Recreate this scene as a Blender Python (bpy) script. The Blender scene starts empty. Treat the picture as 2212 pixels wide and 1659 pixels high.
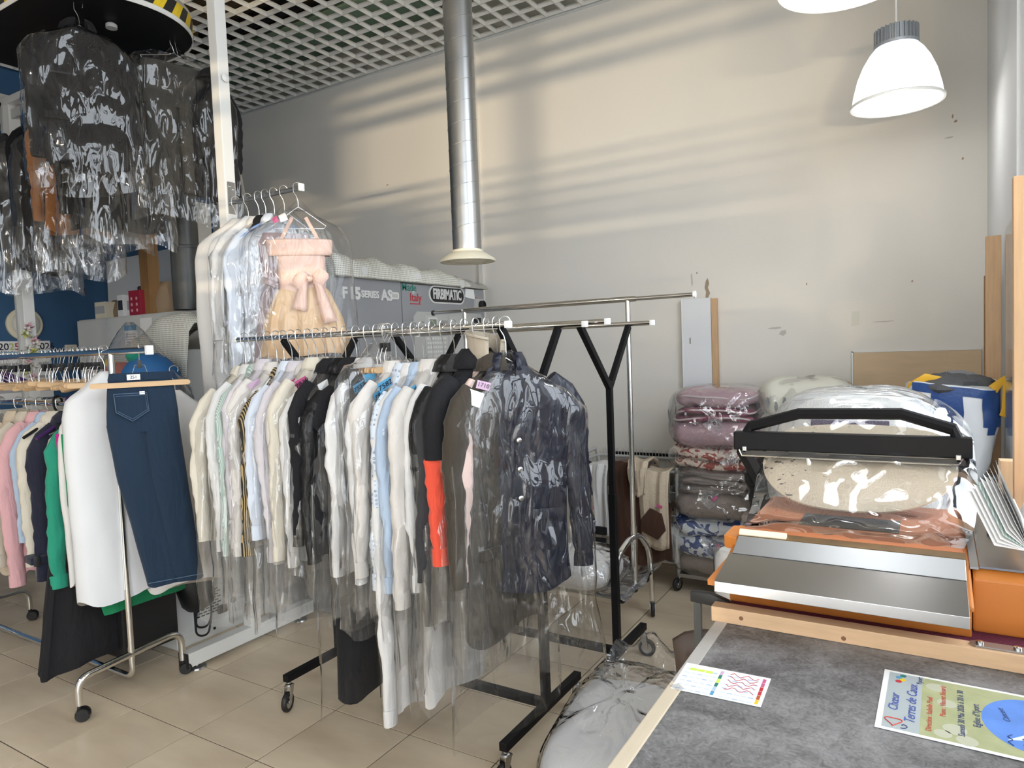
import bpy, bmesh, math, random
import numpy as np
from mathutils import Vector, Matrix, noise
random.seed(7); rng = np.random.default_rng(7)
SC = bpy.context.scene; COL = SC.collection
pi = math.pi
# ---------------------------------------------------------------- camera
F, YAW, PITCH, ROLL, CAMH = 1493.14, math.radians(31.2075), math.radians(3.1573), math.radians(-2.1722), 1.69
_f = Vector((-math.sin(YAW)*math.cos(PITCH), math.cos(YAW)*math.cos(PITCH), -math.sin(PITCH)))
_r = Vector((math.cos(YAW), math.sin(YAW), 0)); _u = _r.cross(_f)
_c, _s = math.cos(ROLL), math.sin(ROLL)
_r2 = _c*_r+_s*_u; _u2 = -_s*_r+_c*_u
cam = bpy.data.cameras.new('camera'); camo = bpy.data.objects.new('camera', cam); COL.objects.link(camo)
cam.sensor_fit = 'HORIZONTAL'; cam.sensor_width = 36; cam.lens = F/2212*36; cam.clip_start = .05
mw = Matrix((( _r2.x, _u2.x, -_f.x, 0), (_r2.y, _u2.y, -_f.y, 0), (_r2.z, _u2.z, -_f.z, CAMH), (0,0,0,1)))
camo.matrix_world = mw
SC.camera = camo
# ---------------------------------------------------------------- world, lights, exposure
W = bpy.data.worlds.new('sky'); SC.world = W; W.use_nodes = True
bg = W.node_tree.nodes['Background']; bg.inputs[0].default_value = (0.86, 0.93, 1.0, 1); bg.inputs[1].default_value = 5.3
SC.view_settings.view_transform = 'Standard'; SC.view_settings.look = 'None'
SC.view_settings.exposure = 0.36; SC.view_settings.gamma = 1.0
try: SC.view_settings.use_curve_mapping = False
except Exception: pass
SC.cycles.transparent_max_bounces = 28
SC.cycles.max_bounces = 5; SC.cycles.diffuse_bounces = 3; SC.cycles.adaptive_threshold = .02; SC.cycles.glossy_bounces = 2; SC.cycles.transmission_bounces = 4
SC.cycles.sample_clamp_indirect = 4.0
def area(name, loc, target, sx, sy, power, col, portal=False):
    l = bpy.data.lights.new(name, 'AREA'); l.shape = 'RECTANGLE'; l.size = sx; l.size_y = sy; l.energy = power; l.color = col
    if portal: l.cycles.is_portal = True
    o = bpy.data.objects.new(name, l); COL.objects.link(o); o.location = loc
    d = Vector(target)-Vector(loc); o.rotation_euler = d.to_track_quat('-Z', 'Y').to_euler()
    return o
# openings of the shop front: portals only guide the sky's own light
area('window_portal', (.75, .6, 2.2), (-1, .6, 2.2), 5.2, 4.0, 1, (1,1,1), True)
area('entrance_portal', (-.6, -1.95, 1.6), (-.6, 1, 1.6), 1.45, 3.2, 1, (1,1,1), True)
# added area light outside the entrance, standing in for reflected sun
area('glint_standin', (1.35, -6.2, .40), (1.35, 5.1, 3.3), 2.7, .05, 760, (1.0, .80, .52))
# ---------------------------------------------------------------- materials
M = {}
def _nt(m): return m.node_tree.nodes, m.node_tree.links
def mat(name, col, rough=.6, metal=0.0, var=0.0, vscale=6.0, bump=0.0, bscale=200.0, spec=.5, emit=None, estr=0, trans=0.0, sheen=0.0, stretch=None, coat=0.0, wrinkle=0.0):
    if name in M: return M[name]
    m = bpy.data.materials.new(name); m.use_nodes = True; n, l = _nt(m); b = n['Principled BSDF']
    c = (*col, 1)
    b.inputs['Base Color'].default_value = c; b.inputs['Roughness'].default_value = rough; b.inputs['Metallic'].default_value = metal
    b.inputs['Specular IOR Level'].default_value = spec
    if sheen: b.inputs['Sheen Weight'].default_value = sheen
    if coat: b.inputs['Coat Weight'].default_value = coat
    if trans: b.inputs['Transmission Weight'].default_value = trans
    if emit: b.inputs['Emission Color'].default_value = (*emit, 1); b.inputs['Emission Strength'].default_value = estr
    if var or bump:
        tc = n.new('ShaderNodeTexCoord'); src = tc.outputs['Object']
        if stretch:
            mp = n.new('ShaderNodeMapping'); mp.inputs['Scale'].default_value = stretch; l.new(src, mp.inputs[0]); src = mp.outputs[0]
    if var:
        t = n.new('ShaderNodeTexNoise'); t.inputs['Scale'].default_value = vscale; t.inputs['Detail'].default_value = 5; l.new(src, t.inputs[0])
        r = n.new('ShaderNodeMix'); r.data_type = 'RGBA'
        lo = tuple(max(0, x*(1-var)) for x in col); hi = tuple(min(1, x*(1+var)) for x in col)
        r.inputs[6].default_value = (*lo, 1); r.inputs[7].default_value = (*hi, 1)
        l.new(t.outputs[0], r.inputs[0]); l.new(r.outputs[2], b.inputs['Base Color'])
    if wrinkle:
        b0 = None
        tw = n.new('ShaderNodeTexNoise'); tw.inputs['Scale'].default_value = 11; tw.inputs['Detail'].default_value = 2.5; tw.inputs['Distortion'].default_value = 1.0
        mw_ = n.new('ShaderNodeMapping'); mw_.inputs['Scale'].default_value = (1.8,1.8,.55); l.new(tc.outputs['Object'], mw_.inputs[0]); l.new(mw_.outputs[0], tw.inputs[0])
        bw = n.new('ShaderNodeBump'); bw.inputs['Strength'].default_value = wrinkle; bw.inputs['Distance'].default_value = .03; l.new(tw.outputs[0], bw.inputs['Height'])
    if bump:
        t2 = n.new('ShaderNodeTexNoise'); t2.inputs['Scale'].default_value = bscale; t2.inputs['Detail'].default_value = 3; l.new(src, t2.inputs[0])
        bp = n.new('ShaderNodeBump'); bp.inputs['Strength'].default_value = bump; bp.inputs['Distance'].default_value = .004
        l.new(t2.outputs[0], bp.inputs['Height']); l.new(bp.outputs[0], b.inputs['Normal'])
        if wrinkle: l.new(bw.outputs[0], bp.inputs['Normal'])
    M[name] = m; return m
def film(name, gloss=1.0, haze=.05, tint=(.97,.97,.97), scale=9.0, rough=.10, hazecol=(.95,.95,.95), base=.035, strength=.75, stretch=(1.6,1.6,.55)):
    m = bpy.data.materials.new(name); m.use_nodes = True; n, l = _nt(m); n.clear()
    out = n.new('ShaderNodeOutputMaterial'); tc = n.new('ShaderNodeTexCoord'); mp = n.new('ShaderNodeMapping'); mp.inputs['Scale'].default_value = stretch
    l.new(tc.outputs['Object'], mp.inputs[0])
    t = n.new('ShaderNodeTexNoise'); t.noise_type = 'RIDGED_MULTIFRACTAL'; t.inputs['Scale'].default_value = scale; t.inputs['Detail'].default_value = 1.6; t.inputs['Distortion'].default_value = .8
    l.new(mp.outputs[0], t.inputs[0])
    bp = n.new('ShaderNodeBump'); bp.inputs['Strength'].default_value = strength; bp.inputs['Distance'].default_value = .02; l.new(t.outputs[0], bp.inputs['Height'])
    lw = n.new('ShaderNodeLayerWeight'); lw.inputs['Blend'].default_value = .5; l.new(bp.outputs[0], lw.inputs['Normal'])
    fr = n.new('ShaderNodeMath'); fr.operation = 'POWER'; fr.inputs[1].default_value = 3.5; l.new(lw.outputs['Facing'], fr.inputs[0])
    ma = n.new('ShaderNodeMath'); ma.operation = 'MULTIPLY_ADD'; ma.use_clamp = True; ma.inputs[1].default_value = gloss; ma.inputs[2].default_value = base; l.new(fr.outputs[0], ma.inputs[0])
    g = n.new('ShaderNodeBsdfGlossy'); g.inputs['Roughness'].default_value = rough; l.new(bp.outputs[0], g.inputs['Normal'])
    tr = n.new('ShaderNodeBsdfTransparent'); tr.inputs[0].default_value = (*tint, 1)
    df = n.new('ShaderNodeBsdfDiffuse'); df.inputs[0].default_value = (*hazecol, 1)
    m0 = n.new('ShaderNodeMixShader'); m0.inputs[0].default_value = haze; l.new(tr.outputs[0], m0.inputs[1]); l.new(df.outputs[0], m0.inputs[2])
    m1 = n.new('ShaderNodeMixShader'); l.new(ma.outputs[0], m1.inputs[0]); l.new(m0.outputs[0], m1.inputs[1]); l.new(g.outputs[0], m1.inputs[2])
    l.new(m1.outputs[0], out.inputs[0])
    M[name] = m; return m
def ramp2(m, fac_out, c0, c1, target, p0=0., p1=1.):
    n, l = _nt(m); r = n.new('ShaderNodeValToRGB'); r.color_ramp.elements[0].color = (*c0,1); r.color_ramp.elements[1].color = (*c1,1)
    r.color_ramp.elements[0].position = p0; r.color_ramp.elements[1].position = p1
    l.new(fac_out, r.inputs[0]); l.new(r.outputs[0], target); return r
mat('wall_paint', (.79,.755,.695), .85, var=.02, vscale=1.5, bump=.15, bscale=90)
mat('blue_paint', (.035,.105,.22), .7, var=.06, vscale=3, bump=.1, bscale=120)
mat('white_metal', (.80,.80,.78), .4, var=.03)
mat('louvre', (.86,.85,.81), .45, var=.05, vscale=9)
mat('brown_board', (.19,.145,.095), .9, var=.25, vscale=8)
mat('green_board', (.30,.45,.34), .8, var=.08)
mat('grout', (.055,.045,.035), .9)
mat('black_metal', (.008,.008,.009), .5, spec=.15)
mat('black_plastic', (.012,.012,.013), .5)
mat('chrome', (.82,.82,.80), .12, metal=1.0)
mat('steel', (.55,.55,.55), .28, metal=1.0, var=.06, vscale=20)
mat('galv', (.40,.405,.405), .36, metal=1.0, var=.15, vscale=9, stretch=(1,1,.3))
mat('wire', (.78,.78,.78), .25, metal=.9)
mat('grey_wire', (.55,.55,.53), .45)
mat('wood_light', (.60,.40,.22), .55, var=.2, vscale=5, stretch=(1,12,12))
mat('wood_pine', (.66,.43,.25), .6, var=.18, vscale=6, stretch=(2,14,14))
mat('wood_pine_v', (.60,.39,.22), .6, var=.2, vscale=6, stretch=(14,14,1.2))
mat('ply', (.64,.48,.31), .65, var=.12, vscale=4, stretch=(1.2,8,8))
mat('paper', (.88,.88,.87), .8)
mat('cream', (.80,.74,.58), .6)
mat('white_plastic', (.86,.87,.86), .35)
mat('orange_paint', (.62,.21,.035), .42, var=.06, vscale=12)
mat('grey_machine', (.30,.305,.32), .45, var=.03)
mat('pale_panel', (.52,.52,.50), .5)
mat('dark', (.01,.01,.012), .8)
film('film', 1.2, .035, base=.085, rough=.06, strength=.95, hazecol=(.95,.93,.88))
film('film_clear', .9, .010, scale=7, base=.022, rough=.06)
film('film_wrap', 1.3, .035, scale=10, base=.13, rough=.05, stretch=(1,1,1), strength=.9)
film('film_heavy', 1.1, .10, scale=8, base=.05)
film('acrylic', .9, .10, tint=(.93,.95,.97), scale=.8, base=.03, strength=.05)
film('net', .1, .55, tint=(1,1,1), hazecol=(.85,.84,.78))
# ---------------------------------------------------------------- mesh helpers
class MB:
    def __init__(s): s.v = []; s.f = []
    def add(s, V, Fc):
        k = len(s.v); s.v += [tuple(map(float, p)) for p in V]; s.f += [tuple(i+k for i in q) for q in Fc]; return s
    def box(s, x0, x1, y0, y1, z0, z1):
        V = [(x,y,z) for z in (z0,z1) for y in (y0,y1) for x in (x0,x1)]
        return s.add(V, [(0,2,3,1),(4,5,7,6),(0,1,5,4),(2,6,7,3),(0,4,6,2),(1,3,7,5)])
    def bar(s, p, q, w, h, up=(0,0,1)):
        p, q = Vector(p), Vector(q); d = (q-p).normalized(); u = Vector(up)
        if abs(d.dot(u)) > .98: u = Vector((0,1,0))
        r = d.cross(u).normalized(); u = r.cross(d)
        V = [e+r*a*w/2+u*b*h/2 for e in (p,q) for b in (-1,1) for a in (-1,1)]
        return s.add(V, [(0,1,3,2),(4,6,7,5),(0,4,5,1),(2,3,7,6),(0,2,6,4),(1,5,7,3)])
    def tube(s, pts, r, n=8, caps=True, sq=1.0, up=None, closed=False):
        P = [Vector(p) for p in pts]; k = len(P); R = r if isinstance(r, (list,tuple)) else [r]*k
        T = [((P[(i+1)%k] if closed else P[min(i+1,k-1)])-(P[(i-1)%k] if closed else P[max(i-1,0)])).normalized() for i in range(k)]
        u = Vector(up) if up else (Vector((0,0,1)) if abs(T[0].z) < .9 else Vector((0,1,0)))
        rings = []
        for i in range(k):
            u = (u-T[i]*u.dot(T[i])); u = u.normalized() if u.length > 1e-6 else T[i].orthogonal().normalized()
            w = T[i].cross(u)
            rings.append([P[i]+(u*math.cos(a)*sq+w*math.sin(a))*R[i] for a in (2*pi*j/n for j in range(n))])
        return s.loft(rings, caps, closed)
    def loft(s, rings, caps=True, loop=False):
        n = len(rings[0]); m = len(rings); V = [p for r in rings for p in r]; Fc = []
        for i in range(m if loop else m-1):
            for j in range(n): Fc.append((i*n+j, i*n+(j+1)%n, ((i+1)%m)*n+(j+1)%n, ((i+1)%m)*n+j))
        if caps and not loop:
            Fc.append(tuple(reversed(range(n)))); Fc.append(tuple((m-1)*n+j for j in range(n)))
        return s.add(V, Fc)
    def sheet(s, G):
        m, n = len(G), len(G[0]); V = [p for r in G for p in r]
        return s.add(V, [(i*n+j, i*n+j+1, (i+1)*n+j+1, (i+1)*n+j) for i in range(m-1) for j in range(n-1)])
    def jitter(s, amp, freq, seed=0):
        s.v = [(x+amp*nz(x*freq+seed, y*freq, z*freq*.6), y+amp*nz(x*freq-7, y*freq+seed, z*freq*.6), z) for x, y, z in s.v]; return s
    def lathe(s, prof, n=24, c=(0,0,0), caps=False, ax=None):
        c = Vector(c)
        if ax is None: X, Y, Z = Vector((1,0,0)), Vector((0,1,0)), Vector((0,0,1))
        else:
            Z = Vector(ax).normalized(); X = Z.orthogonal().normalized(); Y = Z.cross(X)
        return s.loft([[c+X*r*math.cos(2*pi*j/n)+Y*r*math.sin(2*pi*j/n)+Z*z for j in range(n)] for r, z in prof], caps)
    def prism(s, poly, d, o=(0,0,0), X=(1,0,0), Y=(0,1,0)):
        o, X, Y = Vector(o), Vector(X), Vector(Y); Z = X.cross(Y).normalized()
        n = len(poly); V = [o+X*a+Y*b for a, b in poly]+[o+X*a+Y*b+Z*d for a, b in poly]
        return s.add(V, [tuple(reversed(range(n))), tuple(range(n,2*n))]+[(i,(i+1)%n,n+(i+1)%n,n+i) for i in range(n)])
    def build(s, name, m, parent=None, world=False, smooth=True, ang=40, bevel=0, sub=0, thick=0):
        V = s.v
        if world and parent is not None:
            q = Vector(parent.location)
            if parent.parent is not None: q = q+Vector(parent.parent.location)
            V = [(a-q.x, b-q.y, c-q.z) for a, b, c in V]
        me = bpy.data.meshes.new(name); me.from_pydata(V, [], s.f); me.update()
        bm = bmesh.new(); bm.from_mesh(me); bmesh.ops.recalc_face_normals(bm, faces=bm.faces)
        if bevel:
            es = [e for e in bm.edges if len(e.link_faces) == 2 and e.calc_face_angle(0) > .5]
            bmesh.ops.bevel(bm, geom=es, offset=bevel, segments=2, affect='EDGES', profile=.6, clamp_overlap=True)
        bm.to_mesh(me); bm.free()
        if smooth:
            for p in me.polygons: p.use_smooth = True
            me.set_sharp_from_angle(angle=math.radians(ang))
        o = bpy.data.objects.new(name, me); COL.objects.link(o)
        if m: me.materials.append(M[m] if isinstance(m, str) else m)
        if parent: o.parent = parent
        if sub:
            md = o.modifiers.new('sub', 'SUBSURF'); md.levels = sub; md.render_levels = sub
        if thick:
            md = o.modifiers.new('sol', 'SOLIDIFY'); md.thickness = thick; md.offset = 0
        return o
def tag(o, label=None, cat=None, group=None, kind=None):
    if label: o['label'] = label
    if cat: o['category'] = cat
    if group: o['group'] = group
    if kind: o['kind'] = kind
    return o
def thing(name, label, cat, loc=(0,0,0), rz=0, group=None, kind=None):
    o = bpy.data.objects.new(name, None); COL.objects.link(o); o.empty_display_size = .05
    o.location = loc; o.rotation_euler = (0,0,rz); return tag(o, label, cat, group, kind)
def struct(name, mb, m, parent=None, **k):
    o = mb.build(name, m, parent, **k)
    if parent is None: tag(o, kind='structure')
    return o
def text(body, size, m, loc, right, up, parent=None, name='lettering', ext=.0004, align='CENTER', bold=0.0, shear=0.0, world=False, sx=1.0):
    cu = bpy.data.curves.new(name, 'FONT'); cu.body = body; cu.size = size; cu.extrude = ext; cu.align_x = align; cu.align_y = 'CENTER'
    cu.offset = bold; cu.shear = shear; cu.resolution_u = 3
    cu.materials.append(M[m] if isinstance(m, str) else m)
    tmp = bpy.data.objects.new('tmp_text', cu); COL.objects.link(tmp); bpy.context.view_layer.update()
    me = bpy.data.meshes.new_from_object(tmp.evaluated_get(bpy.context.evaluated_depsgraph_get())); bpy.data.objects.remove(tmp); me.name = name
    o = bpy.data.objects.new(name, me); COL.objects.link(o)
    r = Vector(right).normalized(); u = Vector(up); u = (u-r*u.dot(r)).normalized(); z = r.cross(u); p = Vector(loc)
    if world and parent is not None:
        p = p-Vector(parent.location)
        if parent.parent is not None: p = p-Vector(parent.parent.location)
    o.matrix_local = Matrix(((r.x*sx,u.x,z.x,p.x),(r.y*sx,u.y,z.y,p.y),(r.z*sx,u.z,z.z,p.z),(0,0,0,1)))
    if parent: o.parent = parent; o.matrix_parent_inverse = Matrix.Identity(4)
    return o
def dup(root, loc=None, rz=None, label=None, group=None):
    def cp(o, par):
        c = o.copy(); COL.objects.link(c); c.parent = par
        for ch in [x for x in bpy.data.objects if x.parent == o and x not in made]: cp(ch, c)
        return c
    made = set(); c = cp(root, None)
    if loc is not None: c.location = loc
    if rz is not None: c.rotation_euler[2] = rz
    if label: c['label'] = label
    if group: c['group'] = group
    return c
def lerp(a, b, t): return a+(b-a)*t
def nz(x, y, z): return noise.noise(Vector((x, y, z)))
def proj(p):
    d = Vector(p)-Vector((0,0,CAMH)); z = d.dot(_f)
    return (1106+F*d.dot(_r2)/z, 829.5-F*d.dot(_u2)/z) if z > .05 else None
def inview(pts, mg=40):
    q = [proj(p) for p in pts]; q = [a for a in q if a]
    if not q: return False
    xs = [a[0] for a in q]; ys = [a[1] for a in q]
    return max(xs) > -mg and min(xs) < 2212+mg and max(ys) > -mg and min(ys) < 1659+mg
# ---------------------------------------------------------------- the shop's shell
XL, XR, YB, YF, ZC, ZT = -7.0, .80, 5.1, -2.0, 4.30, 4.78
T = .44937
# floor: slab with separate tiles
def tile_mat():
    m = bpy.data.materials.new('floor_tile'); m.use_nodes = True; n, l = _nt(m); b = n['Principled BSDF']; b.inputs['Roughness'].default_value = .32
    g = n.new('ShaderNodeNewGeometry'); mp = n.new('ShaderNodeMapping'); mp.inputs['Scale'].default_value = (1.1,3.2,1); l.new(g.outputs['Position'], mp.inputs[0])
    oi = n.new('ShaderNodeObjectInfo'); va = n.new('ShaderNodeVectorMath'); va.operation = 'SCALE'; l.new(mp.outputs[0], va.inputs[0]); va.inputs['Scale'].default_value = 1.0
    t = n.new('ShaderNodeTexNoise'); t.noise_dimensions = '4D'; t.inputs['Scale'].default_value = 1.3; t.inputs['Detail'].default_value = 4; l.new(va.outputs[0], t.inputs['Vector'])
    mu = n.new('ShaderNodeMath'); mu.operation = 'MULTIPLY'; mu.inputs[1].default_value = 37.; l.new(oi.outputs['Random'], mu.inputs[0]); l.new(mu.outputs[0], t.inputs['W'])
    ramp2(m, t.outputs[0], (.55,.445,.32), (.80,.675,.50), b.inputs['Base Color'], .3, .72)
    M['floor_tile'] = m
tile_mat()
floor = struct('floor', MB().box(XL, XR, YF, YB, -.10, -.003), 'grout')
x0, y0 = -3.3140, 1.8133
tm = None
for i in range(-12, 12):
    for j in range(-12, 12):
        a, b = x0+i*T, y0+j*T
        if a+T < XL+.03 or a > XR-.03 or b+T < YF+.03 or b > YB-.03: continue
        xa, xb, ya, yb = max(a, XL)+.0027, min(a+T, XR)-.0027, max(b, YF)+.0027, min(b+T, YB)-.0027
        full = xb-xa > T-.006 and yb-ya > T-.006
        if full and tm is not None:
            o = bpy.data.objects.new('tile', tm); COL.objects.link(o); o.parent = floor
        else:
            o = MB().box(0, xb-xa, 0, yb-ya, -.006, 0).build('tile', 'floor_tile', floor, smooth=False, bevel=.0012)
            if full: tm = o.data
        o.location = (xa, ya, rng.uniform(-.0004, 0))
# walls
wb = struct('wall_back', MB().box(XL-.15, .30, YB, YB+.15, 0, ZT), 'wall_paint', smooth=False)
wl = struct('wall_left', MB().box(XL-.15, XL, YF, YB, 0, ZT), 'blue_paint', smooth=False)
wr = struct('wall_right', MB().box(.30, XR+.1, 3.46, YB+.15, 0, ZT), mat('reveal_paint', (.78,.79,.80), .8), smooth=False)
wf = MB(); wf.box(XL-.15, -1.32, YF-.15, YF, 0, ZT); wf.box(.12, XR+.1, YF-.15, YF, 0, ZT); wf.box(-1.32, .12, YF-.15, YF, 3.2, ZT)
wf = struct('wall_front', wf, 'wall_paint', smooth=False)
struct('wall_over_window', MB().box(XR-.06, XR+.1, YF, 3.46, 4.22, ZT), 'wall_paint', smooth=False)
struct('wall_under_window', MB().box(XR-.06, XR+.1, YF, 3.46, 0, .25), 'wall_paint', smooth=False)
struct('wall_light_block', MB().box(XR-.06, XR+.1, .6, 1.62, 0, ZT), 'wall_paint', smooth=False)  # unseen pier added to keep window light off the room's left
struct('pavement', MB().box(-14, 16, -14, 14, -.4, -.12), mat('asphalt', (.20,.20,.20), .9, var=.1), smooth=False)
# shop window: black posts and transoms
win = struct('window_1', MB().box(XR-.03, XR+.05, 3.36, 3.46, .25, 4.22), 'black_metal', smooth=False)
for yy in (-.4, -1.2): MB().box(XR-.03, XR+.05, yy-.04, yy+.04, .25, 4.22).build('mullion', 'black_metal', win, smooth=False)
for zz, hh in ((2.40,.08),(1.30,.07)): MB().box(XR-.04, XR+.06, YF, 3.36, zz-hh/2, zz+hh/2).build('transom', 'black_metal', win, smooth=False)
MB().box(.33, .40, 3.40, 3.455, 1.05, 4.22).build('mullion', mat('black_wood', (.015,.015,.017), .5, var=.4, vscale=30), win, smooth=False)
# unseen entrance frame; its rails are added to band the wall light
door = struct('window_2', MB().box(-1.32, .12, YF-.08, YF-.02, 1.80, 2.02), 'black_metal', smooth=False)  # rail added to cut the low warm light off near the ceiling
for zz, hh in ((1.745,.026),(1.672,.026)): MB().box(-1.32, .12, YF-.08, YF-.02, zz-hh/2, zz+hh/2).build('shadow_bar', 'black_metal', door, smooth=False)  # added bars, set to throw dark stripes on the back wall
fr_ = bpy.data.materials.new('glint_diffuser'); fr_.use_nodes = True; _n, _l = _nt(fr_); _n.clear(); _o = _n.new('ShaderNodeOutputMaterial'); _t = _n.new('ShaderNodeBsdfTranslucent'); _t.inputs[0].default_value = (.9,.92,.94,1); _l.new(_t.outputs[0], _o.inputs[0]); M['glint_diffuser'] = fr_
for zz, hh in ((.60,1.2),(1.238,.046),(1.285,.036),(1.33,.028),(1.375,.020),(1.42,.013)): MB().box(-1.30, .10, YF-.055, YF-.05, zz-hh/2, zz+hh/2).build('glint_fade_band', 'glint_diffuser', door, smooth=False)  # added translucent strips, graded so the wall light fades downwards
for xx in (-1.29, .09): MB().box(xx-.04, xx+.04, YF-.08, YF-.02, 0, 3.2).build('mullion', 'black_metal', door, smooth=False)
# ceiling: slab above, hanging egg-crate panels below
ceil = struct('ceiling', MB().box(XL-.15, XR+.1, YF-.15, YB+.15, ZT, ZT+.1), 'brown_board', smooth=False)
for k in range(12): MB().box(XL+.66*k+.004, min(XL+.66*k+.656, XR-.07), 4.50, YB-.002, ZT-.14, ZT-.06).build('plasterboard', 'green_board', ceil, smooth=False)
P = .64; CE = P/4
def panel_mesh():
    mb = MB()
    for i in range(4):
        for j in range(4):
            cx, cy = (i+.5)*CE, (j+.5)*CE
            rr = []
            for h, z in ((CE/2-.0015, 0), (CE/2-.003, .003), (.061, .015), (.059, .0155), (.059, .027)):
                rr.append([(cx-h,cy-h,z),(cx+h,cy-h,z),(cx+h,cy+h,z),(cx-h,cy+h,z)])
            mb.loft(rr, False)
    return mb
pm = None
gx, gy = -4.058, 3.936
ledge = struct('trim_1', MB().box(XL, .30, YB-.022, YB, ZC-.004, ZC+.03), 'white_metal', smooth=False)
for i in range(-6, 9):
    for j in range(-11, 2):
        a, b = gx+i*P, gy+j*P
        if a+P > XR+.5 or a < XL-.5 or b < YF-.6: continue
        nj = 4; 
        if b+P > YB: nj = int((YB-b)/CE)
        ni0, ni1 = 0, 4
        while a+ni0*CE < XL-.01: ni0 += 1
        while a+ni1*CE > XR-.05: ni1 -= 1
        nj0 = 0
        while b+nj0*CE < YF: nj0 += 1
        if ni1 <= ni0 or nj <= nj0: continue
        if (ni0, ni1, nj0, nj) == (0, 4, 0, 4):
            if pm is None:
                o = panel_mesh().build('louvre_panel', 'louvre', ceil, smooth=False); pm = o.data
            else:
                o = bpy.data.objects.new('louvre_panel', pm); COL.objects.link(o); o.parent = ceil
        else:
            mb = MB()
            for ii in range(ni0, ni1):
                for jj in range(nj0, nj):
                    cx, cy = (ii+.5)*CE, (jj+.5)*CE
                    mb.loft([[(cx-h,cy-h,z),(cx+h,cy-h,z),(cx+h,cy+h,z),(cx-h,cy+h,z)] for h, z in ((CE/2-.0015, 0), (CE/2-.003, .003), (.061, .015), (.059, .0155), (.059, .027))], False)
            o = mb.build('louvre_panel', 'louvre', ceil, smooth=False)
        o.location = (a+.002, b+.002, ZC+rng.uniform(0,.002))
# plenum odds and ends seen through the cells
for (xa, ya, ln) in ((-5.6,4.05,1.2),(-3.2,3.4,.9),(-2.2,3.9,.5)):
    MB().box(xa, xa+ln, ya, ya+.14, ZT-.25, ZT-.12).build('cable_tray', 'dark', ceil, smooth=False)
# wall trunking, chips in the plaster
MB().box(-3.37, -3.33, YB-.03, YB, 0, ZC).build('trunking', 'wall_paint', tag(bpy.data.objects['wall_back'], kind='structure'), smooth=False)
mat('bare_plaster', (.36,.28,.20), .9); mat('scuff', (.55,.52,.47), .9)
def patch(pts, m, d=.0015):
    mb = MB(); n = len(pts)
    mb.prism(pts, d, (0, YB, 0), (1,0,0), (0,0,1)); return mb.build('chipped_patch', m, wb, smooth=False)
patch([(-1.40,2.11),(-1.385,2.13),(-1.375,2.09),(-1.385,2.06),(-1.37,2.02),(-1.385,1.985),(-1.405,1.99),(-1.40,2.03),(-1.41,2.06)], 'bare_plaster')
patch([(-1.51,2.16),(-1.50,2.18),(-1.495,2.10),(-1.505,2.07)], 'scuff')
for (a, c, w, h) in ((-.98,1.74,.10,.012),(-.33,1.755,.14,.005),(-1.47,2.17,.012,.012),(-.72,2.03,.008,.014),(-.10,2.0,.012,.01),(.13,2.95,.02,.012),(.12,2.98,.01,.02),(.08,2.86,.05,.008),(.17,2.72,.012,.012),(-4.4,3.25,.03,.008),(-.9,1.70,.05,.03)):
    patch([(a,c),(a+w*.6,c-h*.4),(a+w,c+h*.2),(a+w*.9,c+h),(a+w*.3,c+h*.8)], 'scuff' if w > .03 else 'bare_plaster')
tag(MB().prism([(-.445,1.735),(-.395,1.74),(-.392,1.83),(-.44,1.835)], -.002, (0,YB-.001,0), (1,0,0), (0,0,1)).build('paper_note', mat('oldpaper', (.72,.70,.62), .9), None, smooth=False), 'small blank paper scrap stuck on the white wall', 'paper')
# boards against the back wall
t = thing('plywood_board', 'horizontal plywood board fixed low on the white back wall', 'board', (-.43, YB-.02, 1.18))
MB().box(0, .70, -.002, .018, 0, .38).build('panel', 'ply', t, smooth=False, bevel=.002); MB().box(-.012, .70, -.004, .018, .38, .386).build('edge_strip', 'white_metal', t, smooth=False); MB().box(-.012,-.002,-.004,.018,0,.386).build('edge_strip', 'white_metal', t, smooth=False)
t = thing('white_upright_board', 'tall narrow white board standing against the back wall', 'board', (-1.56, YB-.05, 0))
MB().box(0, .205, 0, .035, 0, 1.985).build('board', mat('white_board', (.80,.81,.83), .5), t, smooth=False, bevel=.002)
MB().box(-.012, 0, -.002, .037, 0, 1.985).build('edge_band', 'white_plastic', t, smooth=False)
MB().box(.045, .058, -.003, 0, 1.655, 1.70).build('catch', 'steel', t, smooth=False, bevel=.002)
tag(MB().box(-1.352, -1.312, YB-.055, YB-.012, 0, 1.978).build('wooden_batten', 'wood_pine_v', None, smooth=False, bevel=.002), 'thin upright pine batten beside the tall white board', 'batten')
# spiral duct
t = thing('ventilation_duct', 'galvanised spiral ventilation duct hanging from the ceiling with cream outlet', 'duct', (-2.287, 3.333, 2.19))
r = .083
MB().lathe([(r,.045),(r,2.55)], 40).build('pipe', 'galv', t)
z = .10
while z < 2.45:
    MB().tube([(math.cos(a)*r, math.sin(a)*r, z+.115*a/(2*pi)) for a in (2*pi*k/36 for k in range(37))], .0022, 6).build('seam', 'galv', t); z += .115
MB().lathe([(r+.0015,1.72),(r+.003,1.73),(r+.003,1.80),(r+.0015,1.81)], 40).build('tape', mat('tape', (.62,.56,.48), .3, metal=.3, var=.2, vscale=40), t)
o = MB(); o.lathe([(.087,.062),(.088,.05),(.11,.04),(.155,.010),(.163,0),(.160,-.006),(.135,-.004),(.13,.01),(.12,.012)], 48)
o.build('outlet_flange', 'cream', t)
MB().lathe([(0,-.012),(.05,-.012),(.085,-.008),(.112,.004),(.112,.012),(0,.02)], 40).build('outlet_disc', 'cream', t)
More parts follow.
